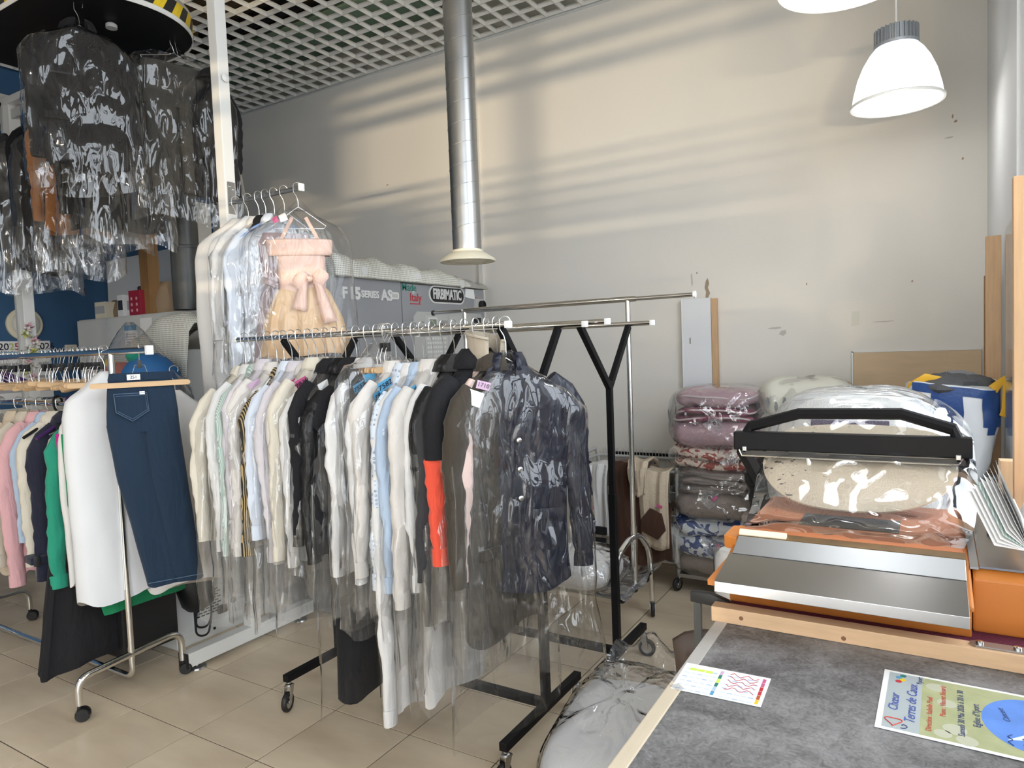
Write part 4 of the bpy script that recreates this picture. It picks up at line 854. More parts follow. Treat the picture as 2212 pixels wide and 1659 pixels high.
# netting rolled along the machine's top
mb = MB(); rings = []
for k in range(30):
    y = 3.14+1.48*k/29; h = .155-.05*(k/29)+.014*math.sin(k*.9)+.01*math.sin(k*2.3); h *= min(1, .5+(29-k)*.25)
    rings.append([(-3.30+.15*math.cos(a)+.01*math.sin(k*1.3+a), y, 2.172+max(0, math.sin(a))**.7*h) for a in (pi*j/11*1.0 for j in range(12))]+[(-3.30,y,2.168)])
nt_ = mb.loft(rings).build('netting', 'netting', None); nt_.name = 'netting_roll'; tag(nt_, 'white open mesh netting bundled along the grey machine top', 'netting')
mb = MB(); rings = []
for k in range(12):
    y = 4.50+.42*k/11; h = .10-.05*(k/11)+.012*math.sin(k*1.4)
    rings.append([(-3.32+.14*math.cos(a), y, 2.172+max(0, math.sin(a))**.7*h) for a in (pi*j/9 for j in range(10))]+[(-3.32,y,2.168)])
tag(mb.loft(rings).build('netting_bundle', mat('netting_grey', (.42,.41,.37), .8, var=.3, vscale=30), None), 'grey crumpled mesh bundle at the machine corner by the wall', 'netting')
for k, (yy, zz) in enumerate(((3.40,2.215),(3.95,2.215),(4.50,2.19))): W5(MB().lathe([(0,.012),(.03,.010),(.034,0),(0,0)], 16, (-3.155,yy,zz), ax=(1,0,0)), 'round_clip', 'letter_white')
# ---------------------------------------------------------------- things by the blue wall
rl = thing('wall_light', 'round unlit white bulkhead light on the blue wall', 'wall light', (XL, 3.09, 2.05))
MB().lathe([(0,0),(.145,0),(.148,.03),(.135,.045),(.115,.045)], 36, ax=(1,0,0)).build('ring', 'cream', rl); MB().lathe([(.115,.04),(.105,.065),(.06,.085),(0,.092)], 36, ax=(1,0,0)).build('diffuser', mat('opal', (.70,.67,.60), .3), rl)
for yc, w, yr, tx in ((2.97,.30,'2025',2.955),(3.195,.20,'2026',3.245)):
    c = thing('wall_calendar', 'wall calendar with %s on the blue wall' % ('coloured year digits left of the pale post' if yr == '2025' else 'dark year digits right of the pale post'), 'calendar', (XL, yc, 1.38))
    MB().box(.001,.006,-w/2,w/2,0,.52).build('sheet', 'paper', c, smooth=False); MB().box(.006,.0075,-w/2+.01,w/2-.01,.415,.425).build('colour_bar', 'tag_blue', c, smooth=False)
    for q, ch in enumerate(yr): text(ch, .085, ('ink','ink',('petal_yellow' if yr == '2025' else 'ink'),'sign_red' if yr == '2025' else 'ink')[q], (.007, tx-yc-.06+.042*q, .468), Rt, Up, c, 'year_digit', bold=.001)
    for q in range(6): MB().box(.006,.007,-w/2+.02,w/2-.02,.36-.06*q,.385-.06*q).build('month_block', mat('print_grey', (.45,.45,.46), .8), c, smooth=False)
tag(MB().box(XL,XL+.03,3.42,3.52,1.78,1.86).build('wall_socket', 'cream', None, smooth=False, bevel=.005), 'small cream wall socket on the blue wall', 'socket')
for (a,b,c_,d_,lab) in ((2.75,3.05,1.02,1.30,'pale notice sheet low on the blue wall'),(3.10,3.42,1.0,1.36,'printed notice sheet low on the blue wall beside the socket')):
    tag(MB().box(XL+.001,XL+.005,a,b,c_,d_).build('notice', 'oldpaper', None, smooth=False), lab, 'notice')
# white cabinet with clutter
cb = thing('white_cabinet', 'white wall cabinet with papers taped to its front', 'cabinet', (-5.9, 3.6, 1.3))
MB().box(-.81,.80,-.18,.25,0,.775).build('body', mat('cab_white', (.62,.62,.60), .6), cb, smooth=False, bevel=.004)
for xa, xb in ((-.805,-.285),(-.28,.245),(.25,.795)): MB().box(xa,xb,-.20,-.18,.01,.765).build('door', 'cab_white', cb, smooth=False, bevel=.003)
MB().box(-.04,.14,-.204,-.20,.50,.69).build('notice', 'paper', cb, smooth=False); MB().box(-.04,.14,-.206,-.204,.645,.69).build('notice_header', 'tag_blue', cb, smooth=False)
for q in range(5): MB().box(-.02,.12,-.2055,-.204,.52+.022*q,.53+.022*q).build('print_line', 'print_grey', cb, smooth=False)
MB().box(.20,.36,-.204,-.20,.55,.74).build('notice', 'paper', cb, smooth=False); MB().box(-.62,-.40,-.204,-.20,.22,.46).build('calendar_sheet', 'paper', cb, smooth=False)
for r_ in range(3):
    for c_ in range(4): MB().box(-.60+.05*c_,-.575+.05*c_,-.2055,-.204,.28+.055*r_,.305+.055*r_).build('date_square', 'print_grey', cb, smooth=False)
def box_thing(name, label, cat, x, y, z, w, d, h, m, face=None):
    t = thing(name, label, cat, (x,y,z)); MB().box(-w/2,w/2,-d/2,d/2,0,h).build('carton', m, t, smooth=False, bevel=.003)
    if face: MB().box(-w/2+.01,w/2-.01,-d/2-.002,-d/2,h*.3,h*.75).build('print', face, t, smooth=False)
    return t
zt = 2.076
box_thing('small_carton', 'small pale carton on the white cabinet beside the brown sack', 'box', -6.42, 3.52, zt, .17, .12, .15, 'cream', 'print_grey')
box_thing('product_box', 'narrow striped box standing in front of the spray can', 'box', -6.09, 3.50, zt, .09, .08, .19, 'paper', 'c_navy')
box_thing('product_box', 'slim white box next to the red carton', 'box', -5.985, 3.52, zt, .08, .08, .18, 'paper', 'print_grey')
rb = box_thing('red_carton', 'red printed carton on the white cabinet', 'box', -5.82, 3.50, zt, .17, .14, .21, mat('carton_red', (.35,.015,.04), .5))
for r_ in range(3):
    for c_ in range(2): MB().lathe([(0,.001),(.014,.001),(.014,0)], 12, (-.04+.075*c_,-.0715,.04+.05*r_), ax=(0,-1,0)).build('icon', 'petal_pink', rb)
sc_ = thing('spray_can', 'orange spray can on the white cabinet', 'can', (-6.04, 3.62, zt)); MB().lathe([(.038,0),(.038,.21),(.030,.235),(0,.235)], 20).build('can', mat('can_orange', (.55,.12,.03), .35, metal=.3), sc_); MB().lathe([(.022,.233),(.022,.262),(.012,.272),(0,.272)], 16).build('cap', 'black_plastic', sc_)
def sack(name, label, c, w, d, h, m, seed):
    t = thing(name, label, 'paper bag', c); body([(h,w*.42,d*.2),(h*.85,w*.48,d*.34),(h*.4,w*.5,d*.46),(0,w*.48,d*.45)], 26, 12, 3, .012, seed, .6, 0, .014).build('bag', m, t); return t
sack('paper_sack', 'brown paper bag behind the red carton', (-5.70,3.62,zt), .24, .2, .28, mat('kraft', (.30,.21,.13), .8), 5); sack('paper_sack', 'brown paper sack lying behind the small carton', (-6.33,3.62,zt), .30, .2, .17, 'kraft', 6)
tag(MB().prism([(-6.95,2.16),(-5.6,2.16),(-5.6,2.69),(-6.93,2.67)], .03, (0,3.86,0), (1,0,0), (0,0,1)).build('white_sheet_panel', 'white_board', None, smooth=False), 'white board standing behind the clutter on the cabinet', 'board')
wp = thing('wooden_post', 'brown wooden post rising beside the cabinet clutter', 'post', (-5.72, 3.52, 2.076)); MB().box(-.06,.06,-.05,.05,0,.874).build('timber', mat('wood_dark', (.30,.16,.06), .6, var=.25, vscale=5, stretch=(14,14,1)), wp, smooth=False); MB().box(-.10,-.06,-.05,-.01,.604,.654).build('hook_block', 'letter_white', wp, smooth=False)
tag(MB().box(-5.95,-5.68,3.88,4.12,0,3.1).build('white_column', 'wall_paint', None, smooth=False), 'square white column right of the wooden post', 'column')
dd = thing('dark_duct', 'dark grey duct standing behind the dress rail', 'duct', (-4.74,3.2,2.05)); MB().lathe([(.10,0),(.10,1.6)], 28).build('pipe', mat('dark_pipe', (.05,.052,.05), .4), dd); MB().lathe([(.103,.45),(.106,.46),(.103,.47)], 28).build('seam', 'dark_pipe', dd)
# press covered with netting and a clear sack of laundry in front
pr_ = thing('covered_press', 'ironing press draped in white netting', 'press', (-4.75, 3.05, 0)); MB().box(-.40,.45,-.2,.3,0,1.75).build('body', 'pale_panel', pr_, smooth=False, bevel=.01)
mb = MB(); G = []
for i in range(16):
    G.append([(-.50+1.05*j/15, -.26+.6*i/15, 1.80+.27*math.exp(-((j/15-.75)**2)*5)*(.75+.25*math.sin(i*.5))-.10*(1-i/15)**2+.012*math.sin(i+j*1.3)-(.30 if i == 0 else (.03 if i == 1 else 0))) for j in range(16)])
mb.sheet(G).build('netting_cover', 'netting', pr_, thick=.004)
ls = thing('laundry_sack', 'clear plastic sack of blue and orange laundry behind the hangers', 'sack', (-4.40, 2.62, 1.18))
def lump(t, name, m, c, r, seed, sq=(1,1,1), n=18, amp=.14):
    rings = [[(c[0]+sq[0]*r*math.sin(p_)*math.cos(a)*(1+amp*nz(math.cos(a)*2+seed, math.sin(a)*2, p_*2)), c[1]+sq[1]*r*math.sin(p_)*math.sin(a)*(1+amp*nz(math.cos(a)*2+seed, math.sin(a)*2, p_*2)), c[2]+sq[2]*r*math.cos(p_)*(1+amp*nz(math.sin(a)+seed, p_*2, 3))) for a in (2*pi*j/n for j in range(n))] for p_ in np.linspace(.02, pi-.02, 12)]
    return MB().loft(rings).build(name, m, t)
lump(ls, 'laundry', mat('laundry_blue', (.03,.16,.42), .7), (.12,-.02,.38), .17, 1); lump(ls, 'laundry', mat('laundry_orange', (.62,.16,.07), .7), (-.22,-.02,.34), .16, 2)
lump(ls, 'laundry', 'c_green', (.08,-.10,.54), .05, 3); lump(ls, 'laundry', 'c_offwhite', (.0,0,.16), .24, 4); lump(ls, 'laundry', 'hazard_yellow', (-.30,-.05,.48), .05, 5); lump(ls, 'laundry', 'paper', (.26,-.1,.22), .11, 6)
mb = MB(); rings = []
for p_ in np.linspace(0, 1, 14):
    rr = .03+.36*min(1, p_*1.6)**.8; z = .76-.72*p_
    rings.append([(-.12+.12*p_+rr*1.1*math.cos(a)*(1+.06*math.sin(7*a+p_*3)), rr*.62*math.sin(a)*(1+.06*math.sin(6*a)), z) for a in (2*pi*j/36 for j in range(36))])
mb.loft(rings).build('plastic_sack', 'film_wrap', ls)
st_ = thing('laundry_table', 'low table under the clear laundry sack', 'table', (-4.40, 2.62, 0)); MB().box(-.45,.45,-.25,.22,1.12,1.17).build('top', 'pale_panel', st_, smooth=False)
for sx_ in (-.42,.22):
    for sy_ in (-.22,.19): MB().box(sx_-.02,sx_+.02,sy_-.02,sy_+.02,0,1.12).build('leg', 'pale_panel', st_, smooth=False)
# white pressing unit on the floor behind the post
pu = thing('pressing_unit', 'white floor standing pressing unit with slotted grille and black cables', 'machine', (-3.74, 2.32, 0))
MB().box(-.38,0,0,.95,.02,.80).build('body', 'white_metal', pu, smooth=False, bevel=.005)
MB().box(-.382,.004,-.004,.95,.0,.075).build('plinth', 'white_metal', pu, smooth=False, bevel=.003)
for r_ in range(9):
    for c_ in range(5): MB().box(-.002,.0015,.13+.032*c_+.016*(r_ % 2),.155+.032*c_+.016*(r_ % 2),.14+.017*r_,.148+.017*r_).build('grille_slot', 'dark', pu, smooth=False)
MB().lathe([(0,.003),(.02,.003),(.02,0)], 16, (0,.385,.17), ax=(1,0,0)).build('port', 'dark', pu); MB().box(-.001,.02,.27,.33,.12,.17).build('socket', 'black_plastic', pu, smooth=False, bevel=.005); MB().box(-.001,.006,.235,.25,.035,.05).build('plug_hole', 'dark', pu, smooth=False)
MB().lathe([(0,0),(.09,0),(.10,.03),(.10,.16),(.08,.20),(0,.20)], 24, (.02,.09,.42), ax=(0,.3,-1)).build('motor', 'black_plastic', pu)
for q in range(2): MB().tube(bend([(.03,.10+.03*q,.30),(.05,.09,.06+.05*q),(.06,.16,.0+.04+.05*q),(.05,.20,.15),(.02,.20,.42)], .06), .006, 8).build('cable', 'black_plastic', pu)
tag(MB().box(-4.05,-3.62,1.95,2.26,.12,.40).build('black_crate', 'black_plastic', None, smooth=False, bevel=.01), 'black low crate under the hanging clothes of the chrome rack', 'crate')
# ---------------------------------------------------------------- chrome extendable rack behind
ch = thing('chrome_trolley_rack', 'chrome extendable garment rack with looped tube base', 'garment rack', (-1.47, 3.70, 0))
def W6(mb, name, m='chrome', par=None, **k): return mb.build(name, m, par or ch, True, **k)
for xx in (-1.47, -2.60):
    W6(MB().tube([(xx,3.72,.28),(xx,3.73,1.93)], .0155, 14), 'upright'); W6(MB().tube([(xx,3.72,.28),(xx,3.725,.62)], .019, 14), 'upright_sleeve')
    W6(MB().tube(bend([(xx,3.42,.09),(xx,3.45,.50),(xx,3.62,.56),(xx,3.80,.56),(xx,3.97,.42),(xx,4.0,.09)], .08), .017, 14), 'base_loop')
    W6(MB().tube([(xx,3.43,.27),(xx,4.0,.27)], .011, 10), 'base_rail', 'black_metal')
    for yy in (3.42, 4.0): wheel_parts(ch, xx+1.47, yy-3.70, .10, .042, -1.2)
W6(MB().tube([(-2.60,3.73,1.93),(-1.42,3.73,1.93)], .017, 16), 'top_rail')
for a, b in ((-2.85,-2.62),(-1.42,-1.09)): W6(MB().tube([(a,3.73,1.93),(b,3.73,1.93)], .0125, 14), 'rail_extension')
W6(MB().lathe([(0,0),(.020,0),(.020,.012),(0,.014)], 16, (-1.092,3.73,1.93), ax=(1,0,0)), 'end_cap', 'white_plastic'); W6(MB().lathe([(0,0),(.018,0),(.018,.012),(0,.014)], 16, (-2.85,3.73,1.93), ax=(-1,0,0)), 'end_cap', 'black_plastic')
for k in range(4): W6(MB().tube([(-2.60,3.50+.14*k,.27),(-1.47,3.50+.14*k,.27)], .011, 10), 'shelf_bar', 'galv')
for k in range(3): W6(MB().box(-1.49,-1.45,3.49+.19*k,3.53+.19*k,.245,.285), 'clip', 'black_plastic', smooth=False, bevel=.006)
# plastic rolls / film lying on its shelf and a wrapped pillow
G = [[(-2.55+1.14*j/24, 3.42+.62*i/8, .292+.012*math.sin(i*2.1+j*.4)+.010*math.sin(j*1.7)+(.03 if j == 24 and i > 4 else 0)) for j in range(25)] for i in range(9)]
tag(MB().sheet(G).build('plastic_sheet', 'film_heavy', None, thick=.001), 'loose clear plastic sheet lying on the chrome rack shelf', 'plastic sheet')
pw = thing('wrapped_pillow', 'white pillow with dark speckled edge wrapped in plastic on the chrome rack', 'pillow', (-1.75, 3.55, .30))
def pillow(t, name, m, c, sx, sy, sz, seed, pw_=.8, n=28, mm=14, amp=.06):
    rings = []
    for p_ in np.linspace(.04, pi-.04, mm):
        z = math.cos(p_); s = math.sin(p_)**pw_
        rings.append([(c[0]+sx*s*math.copysign(abs(math.cos(a))**.6, math.cos(a))*(1+amp*nz(math.cos(a)*2+seed, math.sin(a)*2, z)), c[1]+sy*s*math.copysign(abs(math.sin(a))**.6, math.sin(a))*(1+amp*nz(math.sin(a)*3+seed, z*2, 1)), c[2]+sz*math.copysign(abs(z)**.8, z)*(1+amp*nz(math.cos(a)*2, math.sin(a)*2+seed, 5))) for a in (2*pi*j/n for j in range(n))])
    return MB().loft(rings).build(name, m, t)
pillow(pw, 'pillow', 'c_white', (0,0,.105), .24, .22, .105, 3); pillow(pw, 'plastic_wrap', 'film_wrap', (0,0,.107), .27, .245, .118, 4, amp=.12)
MB().tube([(.235,-.10+.02*k,.05+.02*k+.01*math.sin(k*3)) for k in range(9)], .010, 6).build('dark_piping', 'c_charcoal', pw)
# ---------------------------------------------------------------- wire basket trolley
ct = thing('wire_trolley', 'grey wire basket trolley along the back wall', 'trolley', (-1.90, 4.75, 0))
X0, X1, Y0, Y1, Z0, Z1 = -2.27, -1.46, 4.50, 5.02, .18, .80
def W7(mb, name, m='grey_wire', **k): return mb.build(name, m, ct, True, **k)
W7(MB().tube(bend([(X0,Y0,Z1),(X1,Y0,Z1),(X1,Y1,Z1),(X0,Y1,Z1),(X0,Y0,Z1)], .05), .011, 8), 'top_frame'); W7(MB().tube([(X0,Y0,Z0),(X1,Y0,Z0),(X1,Y1,Z0),(X0,Y1,Z0),(X0,Y0,Z0)], .011, 8), 'bottom_frame')
for (a, b) in ((X0,Y0),(X1,Y0),(X0,Y1),(X1,Y1)): W7(MB().tube([(a,b,.10),(a,b,Z1+.03)], .011, 8), 'corner_post'); 
for (a, b) in ((X0+.06,Y0+.06),(X0+.06,Y1-.06),(X1-.06,Y1-.06)): wheel_parts(ct, a+1.90, b-4.75, .17, .05, .4)
n_ = 16
for k in range(1, n_):
    x = X0+(X1-X0)*k/n_
    W7(MB().tube([(x,Y0,Z0),(x,Y0,Z1)], .0028, 5), 'wire'); W7(MB().tube([(x,Y1,Z0),(x,Y1,Z1+.05)]+([(x+.02,Y1,Z1+.06),(x+.03,Y1,Z1)]), .0028, 5), 'wire'); W7(MB().tube([(x,Y0,Z0),(x,Y1,Z0)], .0028, 5), 'wire')
for k in range(1, 10):
    y = Y0+(Y1-Y0)*k/10
    for xe in (X0, X1): W7(MB().tube([(xe,y,Z0),(xe,y,Z1)], .0028, 5), 'wire')
for z in (.34,.50,.66):
    W7(MB().tube([(X0,Y0,z),(X1,Y0,z),(X1,Y1,z),(X0,Y1,z),(X0,Y0,z)], .0034, 5), 'wire')
W7(MB().box(X0+.15,X1+.1,Y1+.005,Y1+.03,Z1+.005,Z1+.03), 'back_bar', 'black_metal', smooth=False)
W7(MB().tube([(X0-.005,Y0-.02,Z1+.035),(X0-.005,Y1-.02,Z1+.055),(X0+.02,Y1-.01,Z1-.05)], .014, 10), 'handle')
# clothes hanging over the trolley's edge
def drape(name, label, cat, x0, x1, ztop, zbot, m, seed, back=.25, y0=Y0, parts=True, amp=.014, taper=1.0):
    t = thing(name, label, cat, ((x0+x1)/2, y0, ztop)); w = (x1-x0)/2; G = []
    prof = [(back, -back*.7)]+[(back*(1-q)*.5, .03*math.sin(q*pi)) for q in (0,.5)]+[(-.03, .022), (-.05, -.02)]+[(-.052-.012*math.sin(q*5), -(ztop-zbot)*q) for q in np.linspace(.12, 1, 12)]
    for (dy, dz) in prof:
        s = min(1, max(0, -dz/(ztop-zbot)))
        G.append([(w*(1-(1-taper)*s)*u, dy-(amp*math.sin(u*6+seed+s*2)+amp*.6*math.sin(u*11-seed)) if dy < 0 else dy, dz+.01*math.sin(u*3+seed)) for u in np.linspace(-1, 1, 17)])
    MB().sheet(G).build('cloth', m, t, thick=.012); return t
t = drape('white_cardigan', 'white cardigan with black cuffs draped over the trolley', 'cardigan', -2.10, -1.94, .80, .33, 'c_white', 1); 
for k, zz in enumerate((-.41,-.49)): MB().box(-.075+.01*k,.07-.01*k,-.085,-.055,zz-.055+.01*k,zz+.0).build('cuff', 'c_black', t, bevel=.006)
drape('black_cardigan', 'black cardigan with pale buttons beside the white one', 'cardigan', -2.19, -2.08, .79, .45, 'c_black', 2)
drape('brown_jacket', 'dark brown suede jacket hanging over the trolley', 'jacket', -1.90, -1.62, .83, .12, 'c_brown', 3, taper=.75, amp=.014, y0=Y0-.035)
t = drape('shearling_jacket', 'cream shearling jacket with brown pocket hanging over the trolley', 'jacket', -1.68, -1.47, .80, .30, mat('shearling', (.58,.48,.36), .95, var=.12, vscale=30, bump=1.0, bscale=120), 4, taper=.85, y0=Y0-.085, amp=.008)
MB().prism([(-.09,-.38),(.03,-.43),(.085,-.36),(.06,-.25),(-.02,-.22),(-.085,-.30)], .012, (0,-.068,0), (1,0,0), (0,0,1)).build('pocket', 'c_brown', t, bevel=.004); ticket(t, None, 'tag_pink', (.05,-.085,-.20), (.9,0,-.3), (.3,0,.9), (.04,.02))
drape('shearling_collar', 'pale fleece collar lying over the brown suede jacket', 'collar', -1.74, -1.60, .86, .66, 'shearling', 5, taper=.6, y0=Y0-.13, back=.34, amp=.008)
drape('brown_trousers', 'brown garment hanging below the shearling jacket', 'garment', -1.66, -1.48, .55, .20, 'c_brown', 6, back=.02, y0=Y0-.03, amp=.008)
drape('white_cloth', 'white cloth hanging low at the trolley corner', 'cloth', -1.60, -1.44, .40, .20, 'c_white', 7, back=.02)
bs = thing('beige_laundry', 'heap of beige laundry inside the wire trolley', 'laundry', (-2.05,4.72,.20)); lump(bs, 'cloth', 'c_offwhite', (0,-.02,.17), .19, 3, (1,.9,.8)); lump(bs, 'cloth', 'c_beige', (.25,0,.15), .18, 5, (1,.9,.7)); lump(bs, 'cloth', 'c_cream', (.05,-.02,.32), .12, 8, (1,.9,.7))
# ---------------------------------------------------------------- quilts in plastic, stacked
dl = thing('dolly', 'low wheeled dolly under the stack of bagged quilts', 'dolly', (-1.20, 4.66, 0)); MB().box(-.24,.28,-.22,.26,.105,.13).build('deck', 'galv', dl, smooth=False)
for (a, b) in ((-.255,-.17),(.24,-.17),(-.22,.22),(.24,.22)): wheel_parts(dl, a, b, .108, .045, -1.9)
def quilt_mat(name, c, c2=None, sc=28, rough=.75, bump=.8):
    m = mat(name, c, rough, var=.10, vscale=9, bump=bump, bscale=sc)
    return m
def pattern(name, c0, c1, sc, lo=.46, hi=.50, dist=1.5):
    m = bpy.data.materials.new(name); m.use_nodes = True; n, l = _nt(m); b = n['Principled BSDF']; b.inputs['Roughness'].default_value = .75
    tc = n.new('ShaderNodeTexCoord'); t = n.new('ShaderNodeTexNoise'); t.inputs['Scale'].default_value = sc; t.inputs['Detail'].default_value = 1; t.inputs['Distortion'].default_value = dist; l.new(tc.outputs['Object'], t.inputs[0]); ramp2(m, t.outputs[0], c0, c1, b.inputs['Base Color'], lo, hi); M[name] = m
quilt_mat('q_pink', (.44,.29,.33)); mat('q_plum', (.22,.035,.085), .6, var=.1); quilt_mat('q_taupe', (.27,.215,.19), sc=12); mat('q_piping', (.62,.54,.54), .6); mat('q_greypipe', (.16,.14,.135), .6)
pattern('q_red', (.72,.60,.50), (.30,.035,.02), 11, .50, .54, 2.5); pattern('q_blue', (.74,.76,.78), (.03,.07,.24), 14, .50, .53, 1.2); mat('q_ivory', (.70,.69,.60), .7)
def slab(t, name, m, w, d, z0, z1, seed, ofs=(0,0), n=40):
    h = (z1-z0)/2; zc = (z0+z1)/2; rings = []
    for p_ in np.linspace(.05, pi-.05, 11):
        s = math.sin(p_)**.45
        rings.append([(ofs[0]+w*s*math.copysign(abs(math.cos(a))**.55, math.cos(a))*(1+.03*math.sin(5*a+seed)), ofs[1]+d*s*math.copysign(abs(math.sin(a))**.55, math.sin(a))*(1+.04*math.sin(6*a+seed*2)), zc+h*math.copysign(abs(math.cos(p_))**.7, math.cos(p_))+.010*math.sin(3*a+seed)+.006*math.sin(8*a-seed)) for a in (2*pi*j/n for j in range(n))])
    return MB().loft(rings).build(name, m, t)
def piping(t, m, w, d, z, seed, r=.006, ofs=(0,0)):
    MB().tube([(ofs[0]+w*math.copysign(abs(math.cos(a))**.55, math.cos(a)), ofs[1]+d*math.copysign(abs(math.sin(a))**.55, math.sin(a)), z+.012*math.sin(3*a+seed)) for a in (2*pi*j/60 for j in range(60))], r, 6, closed=True).build('piping', m, t)
def wrap(t, w, d, h, seed, knot=(0,-1,.5), m='film_wrap', flare=.03):
    """clear bag pulled together in a gathered knot on its front"""
    n, mm = 128, 44; kx, kz = knot[0]*w, knot[2]*h; rings = []
    for p_ in np.linspace(.04, pi-.04, mm):
        s = math.sin(p_)**.42; ring = []
        for j in range(n):
            a = 2*pi*j/n; x = (w+flare)*s*math.copysign(abs(math.cos(a))**.6, math.cos(a)); y = (d+flare)*s*math.copysign(abs(math.sin(a))**.6, math.sin(a)); z = h/2+(h/2+.02)*math.copysign(abs(math.cos(p_))**.7, math.cos(p_))
            if y < 0:
                dx, dz = x-kx, z-kz; ang = math.atan2(dz, dx); rd = math.hypot(dx, dz); y += .016*math.sin(ang*19+seed+4*nz(rd*9,seed,1))*math.exp(-rd*4.)*min(1,rd*12)+.02*math.exp(-rd*14)
            y += .008*nz(x*14+seed, z*14, seed); x += .008*nz(z*12, y*12+seed, seed)
            ring.append((x, y, z))
        rings.append(ring)
    o = MB().loft(rings).build('plastic_bag', m, t, ang=80)
    G = []
    for j in range(19):
        a = 2*pi*j/18; G.append([(kx+r_*math.cos(a)*(1+.35*math.sin(a*5+seed)), -d-flare*.4-q_, kz+r_*math.sin(a)*(1+.3*math.cos(a*4+seed))) for r_, q_ in ((.05,.0),(.014,.025),(.022,.045),(.05,.07))])
    MB().sheet(G).build('gathered_knot', 'film_heavy', t); MB().lathe([(.015,-.005),(.017,0),(.015,.005)], 14, (kx,-d-flare*.4-.025,kz), ax=(0,1,0)).build('tie', 'white_plastic', t)
    return o
def quilt(label, loc, name, w, d, layers, seed, rz=0., knot=(0,-1,.5), tk=None):
    t = thing(name, label, 'bagged quilt', loc, rz, 'bagged quilts stacked by the back wall'); z = 0
    for k, (m_, h, s, pm_) in enumerate(layers):
        slab(t, 'fold', m_, w*s, d*s, z, z+h, seed+k)
        if pm_: piping(t, pm_, w*s*1.0, d*s*1.0, z+h*.55, seed+k)
        z += h*.94
    wrap(t, w, d, z, seed, knot)
    if tk: ticket(t, None, tk, (knot[0]*w+.03, -d-.045, knot[2]*z), (.7,0,.6), (-.6,0,.7), (.045,.018))
    return t, z
SX, SY = -1.20, 4.64
_, h0 = quilt('blue and white floral quilt bagged at the bottom of the stack', (SX-.02,SY,.13), 'floral_quilt', .29, .24, [('q_taupe',.13,.86,None),('q_blue',.15,1.0,None),('q_blue',.13,.97,None)], 2, .05, (0.05,-1,.62), 'tag_pink')
_, h1 = quilt('taupe quilt with grey piping bagged above the floral quilt', (SX+.02,SY-.02,.13+h0), 'taupe_quilt', .30, .25, [('q_taupe',.17,1.0,None),('q_taupe',.06,.92,'q_greypipe'),('q_taupe',.05,.90,'q_greypipe'),('q_taupe',.06,.86,'q_greypipe')], 5, 0, (-.05,-1,.52), 'tag_pink')
_, h2 = quilt('red and cream patterned blanket bagged in the middle of the stack', (SX-.02,SY,.13+h0+h1), 'patterned_blanket', .27, .23, [('q_red',.07,.95,None),('q_red',.09,1.0,None)], 8, -.05, (.6,-1,.7))
_, h3 = quilt('pink quilt with plum lining bagged on top of the stack', (SX,SY-.01,.13+h0+h1+h2), 'pink_quilt', .29, .24, [('q_pink',.17,1.0,None),('q_plum',.05,.95,'q_piping'),('q_plum',.05,.90,'q_piping'),('q_pink',.13,.90,'q_piping')], 11, .04, (.1,-1,.45))
print('stack top', .13+h0+h1+h2+h3)
# ivory quilt with leaf cut-outs and dark bags beyond
t = thing('ivory_quilt', 'ivory bagged quilt with leaf shaped cut-outs against the wall', 'bagged quilt', (-.66, 4.70, 0), 0, 'bagged quilts stacked by the back wall')
for k in range(4): slab(t, 'fold', 'q_ivory', .29-.005*k, .24, .62+.20*k-.02*k, .62+.20*k+.20, 20+k)
for k in range(9):
    a = -.20+.05*k; MB().prism([(a-.012,1.28-.03*(k % 2)),(a,1.245-.03*(k % 2)),(a+.012,1.28-.03*(k % 2)),(a+.006,1.31-.03*(k % 2)),(a-.004,1.315-.03*(k % 2))], .003, (0,-.236,0), (1,0,0), (0,0,1)).build('leaf_print', 'c_grey', t, smooth=False)
o = wrap(t, .29, .24, .80, 21); o.location.z = .60
for c_ in [x for x in bpy.data.objects if x.parent == t and (x.name.startswith('gathered') or x.name.startswith('tie'))]: c_.location.z = .60
tb = thing('low_table', 'plain low table carrying the ivory quilt', 'table', (-.66,4.70,0)); MB().box(-.3,.3,-.26,.26,.56,.60).build('top', 'ply', tb, smooth=False)
for sx_ in (-.27,.27):
    for sy_ in (-.23,.23): MB().box(sx_-.02,sx_+.02,sy_-.02,sy_+.02,0,.56).build('leg', 'wood_pine_v', tb, smooth=False)
t = thing('black_bag', 'black plastic bag squeezed between the quilts and the sealer', 'bag', (-.80, 4.25, 0)); lump(t, 'sack', mat('black_film', (.012,.013,.013), .22, bump=.8, bscale=30), (0,0,.80), .17, 7, (.9,.8,1.2), 24, .25)
t = thing('taupe_box', 'plain taupe fabric box under the black plastic bag', 'box', (-.80, 4.25, 0)); MB().box(-.15,.15,-.12,.12,0,.60).build('body', 'q_taupe', t, bevel=.02); MB().box(-.155,.155,-.125,.125,.60,.645).build('lid', 'q_taupe', t, bevel=.01)
t = thing('lace_bundle', 'white lace bundle poking out beside the taupe quilt', 'bundle', (-.86, 4.40, .0)); lump(t, 'lace', mat('lace', (.66,.68,.62), .9, bump=1., bscale=150, var=.2, vscale=60), (0,0,.50), .10, 9, (.8,.8,1.5)); lump(t, 'plinth', 'q_taupe', (.0,.05,.20), .2, 4, (.9,.8,1.))
